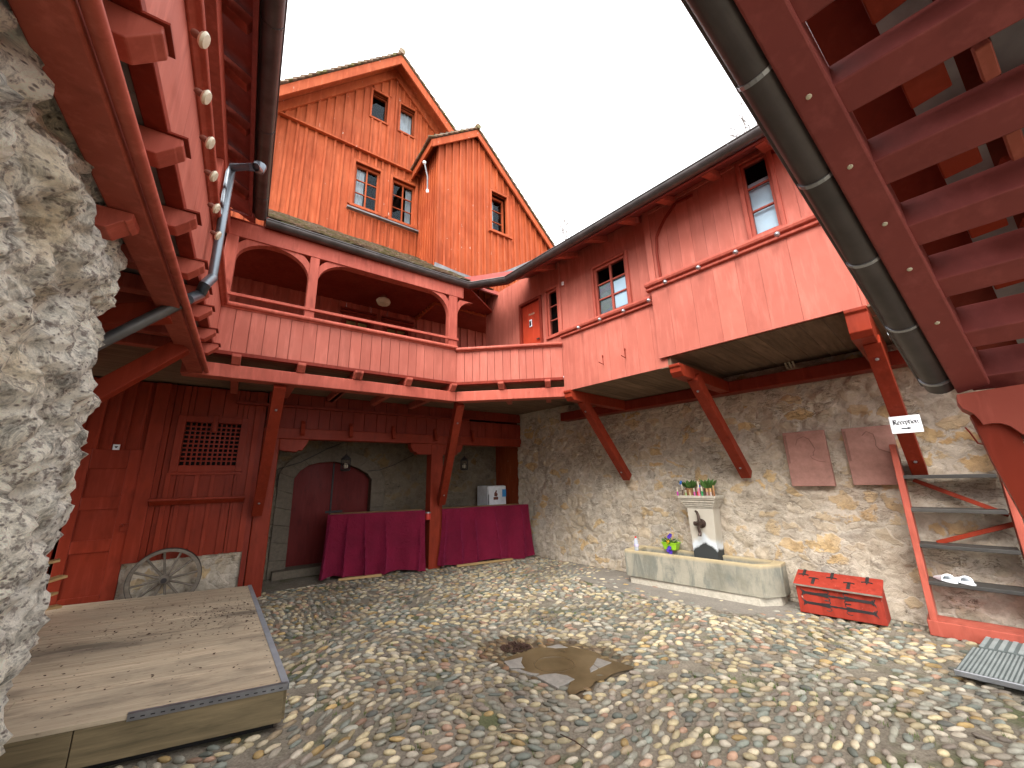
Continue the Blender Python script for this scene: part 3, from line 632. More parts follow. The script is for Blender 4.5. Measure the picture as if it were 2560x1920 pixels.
# hook over the lattice
m=MB(); m.box(FB,-2.93,-2.87,2.25,2.5,LO-.10,LO-.04); m.build('hanging_block',P_LOW,rear,.012)
# panel door at the left
m=MB(); D0,D1=-4.17,-3.60
m.box(FB,D0,D1,.0,2.0,LO+.01,LO+.05); 
for (a,b,c,d) in((D0,D1,1.76,2.0),(D0,D1,1.27,1.42),(D0,D1,.78,.92),(D0,D1,0.,.3)): m.box(FB,a+.10,b-.13,c,d,LO-.004,LO+.012)
m.box(FB,D0,D0+.10,0,2.0,LO-.004,LO+.012); m.box(FB,D1-.13,D1,0,2.0,LO-.004,LO+.012)
door=m.build('door',P_LOW,rear,.005)
m=MB(); m.box(FB,D1-.075,D1+.07,1.0,1.09,LO-.04,LO-.014); m.lathe(FB.p(D1-.06,1.07,LO-.06),[(.0,-.02),(.018,-.015),(.018,.015),(0,.02)],8,axis=FB.n); m.build('lock',P_LOW,door,.003)
u0,z0=FB.px(*cl(864,690),off=LO-.03); u1,z1=FB.px(*cl(926,650),off=LO-.03)
s_=thing('arrow_sign','small white square sign with a black down arrow above the panelled door','sign',FB.p((u0+u1)/2,z0,LO-.03))
MB().box(FB,u0,u1,z0,z1,LO-.045,LO-.03).build('plate',WHITE,s_,.001); um_=(u0+u1)/2; zm=(z0+z1)/2; MB().prism(FB,[(um_-.018,zm+.012),(um_,zm-.016),(um_+.018,zm+.012)],LO-.048,LO-.046).build('arrow',BLACK,s_)
# ================================================================== masonry helper
def rough_wall(name,F,u0,u1,z0,z1,off,mat,amp=.03,res=.05,th=.4,hole=None,back=True,seed=0,fr=3.):
    nu=int((u1-u0)/res); nv=int((z1-z0)/res); m=MB(); idx={}
    def P(i,j):
        u=u0+(u1-u0)*i/nu; z=z0+(z1-z0)*j/nv; q=F.p(u,z,0); v=Vector((q[0],q[1],q[2]+seed))
        wv=v+Vector((noise.noise(v*2.5),noise.noise(v*2.5+Vector((5,0,0))),noise.noise(v*2.5+Vector((0,9,0)))))*.12
        D=noise.voronoi(Vector((wv[0]*3.6,wv[1]*3.6,wv[2]*5.6)))[0]; e=min(1.,(D[1]-D[0])*2.6)
        d=amp*(.8*noise.noise(v*fr)+.5*noise.noise(v*fr*2.3)+.6*noise.noise(v*fr*5)+.35*noise.noise(v*fr*11)+.75*(1-e)**1.5*(.4+.6*max(0,noise.noise(v*1.3)+.4)))
        return F.p(u,z,off+d)
    vs=[];fs=[]
    for j in range(nv+1):
        for i in range(nu+1): vs.append(P(i,j))
    for j in range(nv):
        for i in range(nu):
            uc=u0+(u1-u0)*(i+.5)/nu; zc=z0+(z1-z0)*(j+.5)/nv
            if hole and hole(uc,zc): continue
            a=j*(nu+1)+i; fs.append((a,a+1,a+nu+2,a+nu+1))
    m.add(vs,fs,.5)
    if th: 
        b0=off+amp*2.2; P4=[F.p(u0,z0,b0),F.p(u1,z0,b0),F.p(u1,z1,b0),F.p(u0,z1,b0),F.p(u0,z0,b0+th),F.p(u1,z0,b0+th),F.p(u1,z1,b0+th),F.p(u0,z1,b0+th)]
        if not hole: m.add(P4,[(0,1,2,3),(7,6,5,4),(0,4,5,1),(1,5,6,2),(2,6,7,3),(3,7,4,0)],.5)
    return m.build(name,mat,None,smooth=True,fix=False)
# low stone base below lattice
sb=rough_wall('stone_plinth',FB,-3.60,-2.33,0,.625,LO+.02,ST_WALL,.03,.02,.3); tag(sb,'low rubble stone base behind the wagon wheel','stone base')
# recess wall with arch
AO=2.9; arch=[(-1.70,.0),(-1.71,1.62),(-1.63,1.75),(-1.50,1.85),(-1.30,1.905),(-1.08,1.92),(-.85,1.88),(-.62,1.79),(-.45,1.69),(-.36,1.58),(-.35,.0)]
def inarch(u,z):
    if not(-1.71<u<-.35): return False
    pts=arch[1:-1]
    for (a,b),(c,d) in zip(pts[:-1],pts[1:]):
        if a<=u<=c: return z<b+(d-b)*(u-a)/(c-a)+.03
    return z<1.6
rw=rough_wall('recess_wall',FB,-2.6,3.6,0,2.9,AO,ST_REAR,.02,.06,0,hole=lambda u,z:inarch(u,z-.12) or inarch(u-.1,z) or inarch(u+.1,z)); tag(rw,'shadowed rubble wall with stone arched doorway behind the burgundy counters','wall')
m=MB(); outer=[]
cx=-1.03
for (u,z) in arch:
    d=np.array([u-cx,max(z-1.35,0)*1.0 if z>1.6 else 0]); L_=np.linalg.norm(d); d=d/L_; outer.append((u+d[0]*.26,z+d[1]*.26))
for i in range(len(arch)-1):
    k=6 if i in(0,len(arch)-2) else 1
    for s in range(k):
        A=lambda P,Q,t:(P[0]+(Q[0]-P[0])*t,P[1]+(Q[1]-P[1])*t)
        t0,t1=s/k+.0012,(s+1)/k-.0012
        m.prism(FB,[A(arch[i],arch[i+1],t0),A(arch[i],arch[i+1],t1),A(outer[i],outer[i+1],t1),A(outer[i],outer[i+1],t0)],AO-.04,AO+.22)
o=m.build('arch_surround',SAND,rw,.006)
m=MB(); m.prism(FB,[(u,max(z-.0,.12) if z<.5 else z+.01) for u,z in arch],AO+.16,AO+.2); dr=m.build('arched_door',paint('dark arched door paint',(.13,.010,.008),(.09,.008,.007),0,.5,.2,.6),rw)
m=MB(); m.box(FB,-1.05,-1.02,.12,1.9,AO+.14,AO+.16); m.box(FB,-1.12,-.82,.98,1.02,AO+.13,AO+.159); m.build('door_latch',IRON,dr,.003)
m=MB(); m.box(FB,-1.9,-.2,0,.13,AO-.2,AO+.3); m.build('threshold',SAND,rw,.01)
# recess floor cheek + ceiling
m=MB(); planks(m,FB,span(-2.3,3.2,.2),2.0,2.05,2,.02) if False else None
m=MB(); m.box(FB,-6.4,3.9,0,2.92,4.5,4.6); m.box(FB,-6.4,-6.3,0,2.92,1.9,4.5); m.box(FB,3.8,3.9,2.0,2.92,2.0,4.5); m.build('leak_wall',P_DK,rear)  # unseen closing walls, added to stop sky light leaking in behind the frieze
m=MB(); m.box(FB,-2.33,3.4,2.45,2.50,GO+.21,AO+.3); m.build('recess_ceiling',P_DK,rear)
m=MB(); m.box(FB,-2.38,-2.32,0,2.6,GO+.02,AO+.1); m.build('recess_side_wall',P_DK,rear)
def lantern(u,off=2.3):
    t=thing('lantern','' ,'lantern',FB.p(u,2.0,off),'wire lanterns hanging under the rear gallery'); c=FB.p(u,0,off)
    m=MB()
    for k in range(12):
        a=2*math.pi*k/12; p=c+np.array([math.cos(a)*.078,math.sin(a)*.078,0]); m.tube([p+Z*1.93,p+Z*1.74],.0045,5)
    for z in(1.75,1.84,1.93):
        m.tube([c+np.array([math.cos(2*math.pi*k/16)*.08,math.sin(2*math.pi*k/16)*.08,z]) for k in range(17)],.005,5)
    m.build('cage',IRON,t); MB().lathe(c+Z*1.93,[(.085,0),(.085,.008),(.05,.045),(.02,.07),(.01,.09)],12).build('cap',IRON,t); MB().tube([c+Z*2.02,c+Z*2.45],.004,5).build('chain',IRON,t)
    MB().lathe(c+Z*1.80,[(.01,-.03),(.035,-.02),(.04,.02),(.02,.06)],10).build('bulb',CREAM,t,smooth=True); MB().lathe(c+Z*1.72,[(.01,0),(.07,.005),(.08,.02)],12).build('base_plate',IRON,t)
    return t
lantern(-.99)['label']='black wire lantern hanging in front of the arched door'
lantern(1.40)['label']='black wire lantern hanging between the middle post and the fridge'
# cable on recess wall
m=MB(); m.tube([FB.p(*FB.px(*cg(X,Y),off=AO-.05),AO-.05) for X,Y in((255,600),(258,480),(420,430),(600,340),(700,300))],.008,6); m.tube([FB.p(*FB.px(*cg(X,Y),off=AO-.05),AO-.05) for X,Y in((880,490),(960,485),(1060,450),(1200,380))],.007,6)
tag(m.build('cable',IRON,None,smooth=True),'black electric cable running over the arch of the recess wall','cable')
# ---- counters with burgundy cloth
def counter(a,b,zt,label,nm,lat=True,seed=0,flare=.06):
    a=np.array([a[0],a[1],0]);b=np.array([b[0],b[1],0]); d=b-a; Ln=np.linalg.norm(d); d/=Ln; n=np.array([-d[1],d[0],0]); n=n if n[1]>0 else -n
    t=thing('counter',label,'counter',(a+b)/2+n*.3,'counters behind burgundy cloth'); F=Fr(a[:2],d,-n)
    m=MB(); m.box(F,0,Ln,zt-.035,zt-.005,.03,.6); m.build('tabletop',W_LIGHT,t,.003)
    for u in(.08,Ln-.08):
        for o in(.1,.52): MB().box(F,u-.025,u+.025,0,zt-.04,o-.025,o+.025).build('leg',W_GREY,t)
    r_=random.Random(seed); ph=[r_.uniform(0,6) for _ in range(6)]
    def fn(i,j):
        u=i*Ln; drop=j; fold=1-abs(math.sin(.5*(i*Ln*17+ph[0]+2.2*math.sin(i*5+ph[1])+.5*math.sin(drop*3+i*4))))**.55; fold2=math.sin(i*Ln*21+ph[2]+drop*1.5)
        k=drop**.6
        off=-.012-k*(.15*fold**1.3+.02*fold2)-.03*drop+.012*math.sin(drop*9+i*25+ph[3])*drop
        z=zt+.003-(zt-.035+.025*math.sin(i*11+ph[4]))*drop
        sw=(i-.5)*2*flare*drop*drop+.03*k*math.sin(i*Ln*9+ph[5])*drop
        return F.p(u+sw,z,off)
    top=MB(); top.grid(fn,140,40)
    top.grid(lambda i,j:F.p(i*Ln,zt+.003,-.012+.12*j),60,3)
    c=top.build('cloth_drape',CLOTH,None,smooth=True,fix=False); tag(c,nm,'cloth')
    if lat: tag(MB().beam(F.p(.25,.03,-.16),F.p(.9 if Ln<1.7 else Ln*.75,.03,-.13),.05,.035).build('wooden_lath',W_LIGHT,None,.003),'pale wooden lath lying under the hem of the '+('left' if seed==1 else 'right')+' burgundy cloth','lath')
    return t
counter((-3.12,6.72),(-1.62,7.26),1.0,'bar table hidden under the left burgundy cloth, left of the middle post','wrinkled burgundy cloth draped over the left counter, in front of the arched door',seed=1)
counter((-1.36,7.48),(.27,8.27),1.0,'bar table hidden under the right burgundy cloth, below the white fridge','wrinkled burgundy cloth draped over the right counter, between post and stone wall',seed=2)
# can ashtray on post
p=FB.p(.36,.90,GO+.0); t=thing('wall_ashtray','red tin can holder fixed to the middle post','tin can',p)
MB().lathe(p+Z*0,[(.05,-.06),(.055,.0),(.055,.05),(.045,.05)],14).build('can',flat('red tin',(.5,.04,.03),.3),t,smooth=True); MB().lathe(p+Z*.05,[(.056,0),(.056,.02),(.03,.025)],14).build('rim',STEEL,t,smooth=True)
# fridge
FO=2.32
f=thing('fridge','white fridge with stickers standing behind the right burgundy counter','fridge',FB.p(2.2,0,FO+.2))
MB().box(FB,1.99,2.46,.05,1.385,FO,FO+.45).build('cabinet',WHITE,f,.015); m=MB(); m.box(FB,1.995,2.455,.06,1.375,FO-.04,FO-.003); d_=m.build('door',WHITE,f,.012)
MB().box(FB,2.35,2.455,1.14,1.30,FO-.043,FO-.041).build('blue_sticker',BLUE,f); m=MB(); m.box(FB,2.12,2.24,1.085,1.145,FO-.043,FO-.041); m.prism(FB,[(2.14,1.16),(2.21,1.15),(2.23,1.20),(2.2,1.24),(2.215,1.28),(2.18,1.285),(2.165,1.25),(2.14,1.22)],FO-.043,FO-.041); m.build('brown_sticker',BROWN,f)
MB().box(FB,1.985,1.99,1.0,1.2,FO-.07,FO-.04).build('handle',STEEL,d_)
EXT='rear done'
print(EXT)
# ================================================================== right stone wall
fw_=rough_wall('stone_wall',FR,-2.8,6.0,0,2.98,1.6,ST_WALL,.026,.026,.5,seed=3)
tag(fw_,'long rubble stone wall behind the fountain, chest and steps','wall')
m=MB(); m.box(FR,-1.3,6.0,2.585,2.742,1.38,1.60); wp=None
# ================================================================== right wing
rwg=thing('timber_wing','closed red boarded wing with dark eaves jutting out over the fountain wall','building wing',FR.p(1.7,0,.8))
m.build('wall_plate',P_DK,rwg,.01)
RT=4.97
win1=(-.28,-.05,3.69,4.47); win2=(.655,1.18,3.70,4.46); win3=(2.68,2.94,3.885,4.78)
m=MB(); m1=[-1.75,-1.6,-1.45,-1.32,-1.18,-1.05]; 
dl_=FR.px(*c6(1388,700)); dr_=FR.px(*c6(1518,700)); dt_=FR.px(*c6(1450,540)); print('privat door',dl_,dr_,dt_)
DU0,DU1,DZ=dl_[0],dr_[0],dt_[1]
planks(m,FR,span(-1.9,DU0-.06,.12),2.97,RT,.03,.03,.005); 
planks(m,FR,span(DU0-.06,1.55,.16),3.0,RT,.03,.03,.002,[(DU0,DU1,2.9,DZ),win1,win2],jit=.001)
planks(m,FR,span(1.55,3.35,.145),3.0,RT,-.02,.03,.002,[win3],jit=.001)
planks(m,FR,span(3.35,6.0,.2),2.86,RT,.32,.03,.002)
m.box(FR,3.352,3.38,2.86,RT,-.02,.34)
m.build('wall',P_BOX,rwg)
m=MB(); planks(m,FR,span(0,1.6,.2),2.75,3.60,-.0,.022,.002,jit=.001); planks(m,FR,span(1.52,3.35,.24),2.86,3.79,-.045,.022,.002,jit=.001); 
m.box(FR,1.52,3.35,2.87,3.7,-.02,.02); m.build('parapet_boards',P_BOX,rwg)
def moulding(u0,u1,z,o):
    mm=MB(); mm.side(FR,u0,u1,[(o,z),(o-.035,z+.005),(o-.04,z+.025),(o-.02,z+.035),(o-.02,z+.045),(o-.055,z+.055),(o-.065,z+.08),(o-.06,z+.105),(o+.03,z+.115),(o+.03,z)]); mm.build('moulding',P_GAL,rwg,.003)
moulding(0.,1.5,3.575,0.); moulding(1.47,3.36,3.735,-.045)
MB().box(FR,1.52,1.60,3.86,RT,-.045,-.015).build('corner_post',P_BOX,rwg,.003); MB().box(FR,-.03,.02,3.69,RT,-.0,.03).build('corner_post',P_BOX,rwg,.003); MB().box(FR,1.60,3.35,4.80,RT,-.04,-.021).build('head_board',P_BOX,rwg,.003)
MB().box(FR,1.50,1.64,2.74,2.885,.0,1.6).build('soffit_step',W_SOF,rwg)
# curved arch trim
pts=[c3(860,1270),c3(832,1080),c3(830,975),c3(850,920),c3(890,840),c3(960,740),c3(1080,680)]
pp=[FR.px(*q,off=-.045) for q in pts]; m=MB()
for a,b in zip(pp[:-1],pp[1:]): m.beam(FR.p(*a,-.035),FR.p(*b,-.035),.018,.03,FR.n)
qq=[FR.px(*c3(X,Y),off=-.04) for X,Y in((1620,383),(1690,380),(1760,385),(1830,400))]
m.build('arch_trim',P_DK,rwg); m=MB()
for a,b in zip(qq[:-1],qq[1:]): m.beam(FR.p(*a,-.035),FR.p(*b,-.035),.018,.03,FR.n)
m.build('arch_trim',P_DK,rwg)
for h,o in((win1,.02),(win2,.02),(win3,-.03)): m=MB(); trim(m,FR,h,o,.04,.022); m.build('window_casing',P_GAL,rwg,.003)
STN=Mt('leaded coloured panes',.2,.5); c=STN.vor(9,STN.map((1,1,1.4)),out=1); STN.col(STN.mix(.93,c,(.10,.11,.10))); STN=STN.m
window(rwg,FR,*win1,.035,1,3,P_GAL,fr=.03)
w2_=w_=window(rwg,FR,*win2,.035,2,3,P_GAL,fr=.035,mun=.02)
MB().box(FR,win2[0]+.04,(win2[0]+win2[1])/2-.01,win2[2]+.03,win2[2]+.50,.075,.08).build('coloured_pane',STN,w_)
PALE=flat('pale blue blind',(.74,.86,.95),.6,.3,0,.08)  # pale colour stands in for sky reflected in the wing panes
w_=window(rwg,FR,*win3,-.015,1,3,P_GAL,fr=.03)
MB().box(FR,win3[0]+.02,win3[1]-.02,win3[2]+.02,win3[3]-.22,.06,.065).build('lit_sheet',PALE,w_)
MB().box(FR,(win2[0]+win2[1])/2+.02,win2[1]-.04,win2[2]+.06,win2[2]+.46,.075,.08).build('lit_sheet',PALE,w2_)
# privat door
m=MB(); m.box(FR,DU0,DU1,2.97,DZ,.05,.09); dd=m.build('door',paint('bright red door paint',(.45,.05,.02),(.4,.04,.018)),rwg,.003)
m=MB(); trim(m,FR,(DU0,DU1,2.97,DZ),.03,.045,.03); m.build('door_casing',P_DK,rwg,.003)
uh,zh=FR.px(*c6(1460,690),off=.05); m=MB(); m.box(FR,uh-.03,uh+.03,zh-.06,zh+.07,.03,.045); m.build('door_notice',WHITE,dd,.004)
MB().box(FR,uh-.018,uh+.018,zh-.045,zh+.04,.026,.0295).build('door_notice_print',BLACK,dd)
u_,z_=FR.px(*c6(1508,792),off=.03); MB().box(FR,u_-.03,u_+.03,z_-.008,z_+.008,.02,.035).build('handle',IRON,dd)
def text(body,F,u,z,off,size,mat,par,name='lettering'):
    cu=bpy.data.curves.new(name,'FONT'); cu.body=body; cu.size=size; cu.extrude=.001; cu.align_x='CENTER'; cu.align_y='CENTER'
    o=bpy.data.objects.new(name,cu); S.collection.objects.link(o); cu.materials.append(mat)
    p=F.p(u,z,off); x=Vector(F.u); y=Vector((0,0,1)); zz=x.cross(y); 
    if zz.dot(Vector(F.n))<0: x=-x; zz=x.cross(y)
    M=Matrix.Identity(4); M.col[0][:3]=x;M.col[1][:3]=y;M.col[2][:3]=zz;M.col[3][:3]=Vector(p)
    bpy.context.view_layer.update(); dg=bpy.context.evaluated_depsgraph_get(); me=bpy.data.meshes.new_from_object(o.evaluated_get(dg)); bpy.data.objects.remove(o)
    me.transform(M); org=Vector((0,0,0)); q=par
    while q is not None: org+=q.location; q=q.parent
    me.transform(Matrix.Translation(-org)); me.name=name; ob=bpy.data.objects.new(name,me); S.collection.objects.link(ob); ob.parent=par; return ob
ut,zt_=FR.px(*c6(1462,622),off=.045); text('Privat',FR,ut,zt_,.047,.06,CREAM,dd)
# soffits, joists, braces
m=MB(); planks(m,Fr(FR.p(0,0,0)[:2],FR.u,FR.n),[0,1],0,1,0,0) if False else None
x=0.
while x<1.62: m.box(FR,x+.002,x+.148,2.752,2.772,.02,1.62); x+=.15
x=1.62
while x<5.9: m.box(FR,x+.002,x+.178,2.862,2.882,.02,1.62) if x<3.35 else m.box(FR,x+.002,x+.178,2.862,2.882,.35,1.62); x+=.18
m.build('soffit_boards',W_SOF,rwg)
def jst(u,z1,o0,wd=.13):
    mm=MB(); profile_joist(mm,FR,u,wd,2.60,z1,o0,1.5); mm.build('joist',P_DK if False else P_LOW,rwg,.006)
jst(.075,2.748,-.04); jst(1.70,2.745,-.08); jst(3.30,2.858,-.06,.15); 
def rb(ut,uf,zf=1.49): brace(rwg,FR.p(uf,zf,1.55),FR.p(ut,2.64,.30),.12,.13,FR.u,P_LOW,bolts=(.12,.9))
rb(.08,-.05); rb(1.74,1.75); rb(3.33,3.36)
# eaves of right wing
s0=gMs; s1=gR1-FR.n*.09
eave(rwg,s0,s1,FR.p(-.3,0,.0),FR.p(6.5,0,.0),GZ+.055,RT-.02)
m=MB(); m.beam(s0,s1,.03,.12); m.build('fascia_board',P_SOF,rwg,.003)
x=.15; k=0
dd_=(s1-s0); LnR=np.linalg.norm(dd_); dd_/=LnR
for X,Y in((25,1195),(180,1108),(380,990),(605,855),(855,700),(1175,520),(1545,305)):
    q=gz(*c3(X,Y),GZ+.03); t=float((q-s0).dot(dd_)); a=s0+dd_*t-FR.n*.03
    mm=MB(); mm.beam(a-Z*.0,a-FR.n*.75+Z*.30,.085,.10,FR.u); mm.build('rafter',P_GAL,rwg,.005)
m=MB(); rooftiles(m,gM-Z*.01-FR.n*.03,gR1-Z*.01-FR.n*.03,-FR.n,.5,8); m.build('roof',TILE,rwg)
m=MB(); m.add([gM+Z*.0-FR.n*.08,gR1+Z*.0-FR.n*.08,gR1+Z*1.2-FR.n*2.5,gM+Z*1.2-FR.n*2.5],[(0,1,2,3)]); m.build('roof_boards',P_SOF,rwg,solid=.02)
# hooks, lights, small things on the right wing
def hook(X,Y):
    u,z=FR.px(*c7(X,Y),off=-.01); p=FR.p(u,z,-.005); t=thing('wall_hook','','hook',p,'thin iron hooks on the red boarded wing')
    MB().tube([p+Z*.12,p,p+FR.n*.10+Z*.015],.006,6).build('hook_rod',P_DK,t); MB().tube([p+Z*.10+FR.n*.0,p+Z*.13],.010,6).build('hook_plate',P_DK,t); return t
hook(298,860)['label']='thin bent iron hook, left one of the pair on the red boarded wing'
hook(452,815)['label']='thin bent iron hook, right one of the pair on the red boarded wing'
def knob(u,z,o,i,lb):
    p=FR.p(u,z,o); t=thing('string_light',lb,'light bulb',p,'clear bulbs along the right wing moulding')
    MB().lathe(p,[(.004,0),(.016,.004),(.014,.02)],10,axis=FR.n).build('socket',BROWN,t); MB().lathe(p,[(.01,.02),(.024,.03),(.026,.045),(.014,.062),(.003,.066)],12,axis=FR.n).build('bulb',STEEL,t,smooth=True)
ord_=['first','second','third','fourth','fifth']
for i,(X,Y) in enumerate(((303,1605),(450,1548),(613,1490),(788,1418))):
    u,z=FR.px(*c3(X,Y),off=-.06); knob(u,z,-.055,i,'%s clear bulb from the left along the moulding under the two-leaf window'%ord_[i])
for i,(X,Y) in enumerate(((902,1292),(1130,1193),(1387,1087),(1673,965),(1990,838))):
    u,z=FR.px(*c3(X,Y),off=-.11); knob(u,z,-.105,i,'%s clear bulb from the left along the moulding under the tall window'%ord_[i])
u,z=FR.px(*c3(193,1300),off=.02); tag(MB().box(FR,u-.02,u+.02,z-.03,z+.03,-.02,.0).build('sensor_box',WHITE,None,.004),'tiny white sensor box beside the narrow window on the right wing','sensor')
u,z=FR.px(*c7(1650,885),off=1.5); p=FR.p(u,2.80,1.45)
m=MB()
for k in range(3): m.tube([p+FR.u*(-.12+.04*k)+Z*.06,p+FR.u*(-.10+.04*k)-FR.n*-.02-Z*.03,p+FR.u*(.0+.04*k)-Z*.06,p+FR.u*(.12+.03*k)-Z*.05],.012,6)
tag(m.build('hose_coil',CREAM,None,smooth=True),'coiled pale hose tucked above the wall plate','hose')
# sign
so_=.855; cs=[FR.px(1960+.2712*X,1000+.2712*Y,off=so_) for X,Y in((960,160),(1250,130),(1290,290),(1000,315))]
su0=(cs[0][0]+cs[3][0])/2; su1=(cs[1][0]+cs[2][0])/2; sz0=(cs[2][1]+cs[3][1])/2; sz1=(cs[0][1]+cs[1][1])/2; print('sign',su0,su1,sz0,sz1)
sg=thing('reception_sign','white sign reading Reception with arrow pointing right, on the brace beside the steps','sign',FR.p(su0,sz0,so_))
MB().box(FR,su0,su1,sz0,sz1,so_,so_+.012).build('sign_board',WHITE,sg,.002)
def nib(mb,F,strokes,ox,oz,s,off,ang=.75,wd=.2):
    nx,nz=math.cos(ang)*wd*s/2,math.sin(ang)*wd*s/2
    for st in strokes:
        for (a,b),(c,d) in zip(st[:-1],st[1:]):
            A=(ox+a*s,oz+b*s);B=(ox+c*s,oz+d*s)
            P=[(A[0]-nx,A[1]-nz),(B[0]-nx,B[1]-nz),(B[0]+nx,B[1]+nz),(A[0]+nx,A[1]+nz)]
            mb.prism(F,P,off,off+.001)
LT={'R':([[(.1,0),(.1,1.4),(.45,1.5),(.75,1.25),(.65,.85),(.1,.75)],[(.45,.78),(.65,.35),(.95,.02)],[(-.12,1.35),(.1,1.4)],[(.3,1.3),(.3,.2)],[(-.05,.05),(.25,0)]],1.15),
'e':([[(.15,.1),(.12,.75),(.35,.98),(.58,.72),(.15,.45)],[(.15,.1),(.38,0),(.6,.2)]],.75),'c':([[(.6,.8),(.38,.98),(.13,.75),(.13,.15),(.36,0),(.6,.2)]],.72),
'p':([[(.12,.95),(.14,-.45)],[(.12,.85),(.4,.98),(.62,.75),(.6,.2),(.35,0),(.14,.12)]],.8),'t':([[(.2,1.25),(.2,.15),(.4,0),(.52,.12)],[(.0,.92),(.5,.95)]],.6),
'i':([[(.1,.9),(.22,.8),(.22,.15),(.36,0)],[(.2,1.3),(.3,1.2)]],.45),'o':([[(.35,1.0),(.12,.78),(.12,.18),(.36,0),(.62,.22),(.62,.8),(.35,1.0)]],.8),
'n':([[(.05,.85),(.17,.95),(.17,.1),(.25,0)],[(.17,.8),(.45,.98),(.6,.8),(.6,.12),(.7,0)]],.85)}
m=MB(); tw=sum(LT[c][1] for c in 'Reception'); sc_=(su1-su0)*.80/tw; x=su0+(su1-su0)*.11
for ch in 'Reception': nib(m,FR,LT[ch][0],x,sz0+(sz1-sz0)*.52,sc_*1.2,so_-.003,.7,.25); x+=LT[ch][1]*sc_
m.build('lettering',BLACK,sg)
um2=(su0+su1)/2; zz_=sz0+(sz1-sz0)*.27; m=MB(); m.box(FR,um2-.035,um2+.008,zz_-.005,zz_+.005,so_-.003,so_-.001); m.prism(FR,[(um2+.008,zz_-.012),(um2+.036,zz_),(um2+.008,zz_+.012)],so_-.003,so_-.001); m.build('arrow',BLACK,sg)
# plaques
def plaque(px4,lb,seed,prof):
    q=[FR.px(*p,off=1.55) for p in px4]; u0=(q[0][0]+q[2][0])/2;u1=(q[1][0]+q[3][0])/2;z1=(q[0][1]+q[1][1])/2;z0=(q[2][1]+q[3][1])/2
    t=thing('stone_plaque',lb,'plaque',FR.p(u0,z0,1.55),'red sandstone plaques on the stone wall')
    m=MB(); m.box(FR,u0,u1,z0,z1,1.53,1.60); m.build('slab',PLQ,t,.006)
    w_=u1-u0;h_=z1-z0; DK=PLQ2
    m=MB(); m.box(FR,u0+.03*w_,u0+.08*w_,z0+.42*h_,z1-.05*h_,1.526,1.5295); m.build('relief_band',DK,t)
    m=MB(); cur=[FR.p(u0+a*w_,z0+b*h_,1.529) for a,b in prof]; m.tube(cur,.0035,6); m.build('relief_line',DK,t,smooth=True)
PLQ2=sand('red sandstone shaded recess',(.25,.13,.10),(.22,.11,.09),8,.1)
plaque([(1958,1081),(2062,1076),(1979,1216),(2087,1215)],'narrow red sandstone plaque with faint carved outline, left of the pair',1,[(.28,.75),(.35,.86),(.5,.9),(.62,.85),(.68,.74),(.72,.66),(.7,.63),(.66,.6),(.66,.55),(.58,.54),(.62,.49),(.75,.44),(.9,.42)])
plaque([(2105,1071),(2240,1062),(2132,1213),(2255,1212)],'wider red sandstone plaque with faint carved outline, partly behind the steps',2,[(.4,.85),(.5,.92),(.62,.86),(.64,.74),(.62,.66),(.66,.6),(.8,.55),(.95,.5)])
m=MB(); u,z=FR.px(2420,1095,off=1.58); m.tube([FR.p(u,z+.1,1.5),FR.p(u+.02,z+.05,1.5),FR.p(u+.05,z-.06,1.5),FR.p(u+.10,z-.08,1.5)],.007,6); tag(m.build('wall_cable',P_DK,None,smooth=True),'thin dark red bent rod on the wall above the steps','rod')
# ================================================================== fountain
ft=thing('fountain','old limestone trough fountain with pale pedestal and bronze tap against the stone wall','fountain',FR.p(1.,0,1.3))
out_=[(.08,1.56),(.06,1.12),(.10,1.04),(1.86,1.12),(2.01,1.36),(2.01,1.56)]
inn_=[(.20,1.49),(.18,1.18),(.22,1.13),(1.76,1.18),(1.90,1.33),(1.90,1.49)]
def ring(mb,outp,inp,z0,z1,zb):
    n=len(outp); O0=[FR.p(u,z0,o) for u,o in outp];O1=[FR.p(u,z1,o) for u,o in outp];I1=[FR.p(u,z1,o) for u,o in inp];I0=[FR.p(u,zb,o) for u,o in inp]
    vs=O0+O1+I1+I0; fs=[]
    for i in range(n):
        j=(i+1)%n; fs+=[(i,j,n+j,n+i),(n+i,n+j,2*n+j,2*n+i),(2*n+i,2*n+j,3*n+j,3*n+i)]
    fs.append(tuple(3*n+i for i in range(n))); fs.append(tuple(range(n-1,-1,-1))); mb.add(vs,fs,.5)
m=MB(); ring(m,out_,inn_,.10,.45,.22); m.build('trough',TRG,ft,.005)
m=MB(); ring(m,[(.12,1.56),(.12,1.10),(.14,1.07),(1.80,1.13),(1.97,1.33),(1.97,1.56)],inn_,-.01,.099,.05); m.build('plinth',COLM,ft,.01)
WAT=Mt('dark basin water',.08,.6); WAT.col((.035,.04,.035)); WAT.bmp(WAT.noise(9,3),.15,.01)
m=MB(); m.add([FR.p(u,.33,o) for u,o in inn_],[tuple(range(6))]); m.build('water',WAT.m,ft)
CM=colm_m()
m=MB(); m.prism(FR,[(1.00,.1),(1.315,.1),(1.315,.6),(1.335,1.06),(.98,1.06),(.995,.6)],1.34,1.57); m.build('pedestal',CM,ft,.008)
m=MB()
for z0,z1,e in((1.06,1.08,.010),(1.08,1.105,.022),(1.105,1.135,.035),(1.135,1.17,.052),(1.17,1.19,.068),(1.19,1.225,.08)): m.box(FR,.98-e,1.335+e,z0,z1,1.34-e,1.58)
m.build('cornice',COLM,ft,.006)
p=FR.p(1.16,.86,1.34); m=MB(); m.lathe(p,[(.06,0),(.06,.012),(.035,.02),(.028,.05),(.04,.07),(.03,.10),(.02,.13)],16,axis=FR.n); m.lathe(p-FR.u*.05+FR.n*.07,[(.015,-.03),(.03,-.02),(.03,.02),(.015,.03)],10,axis=FR.u)
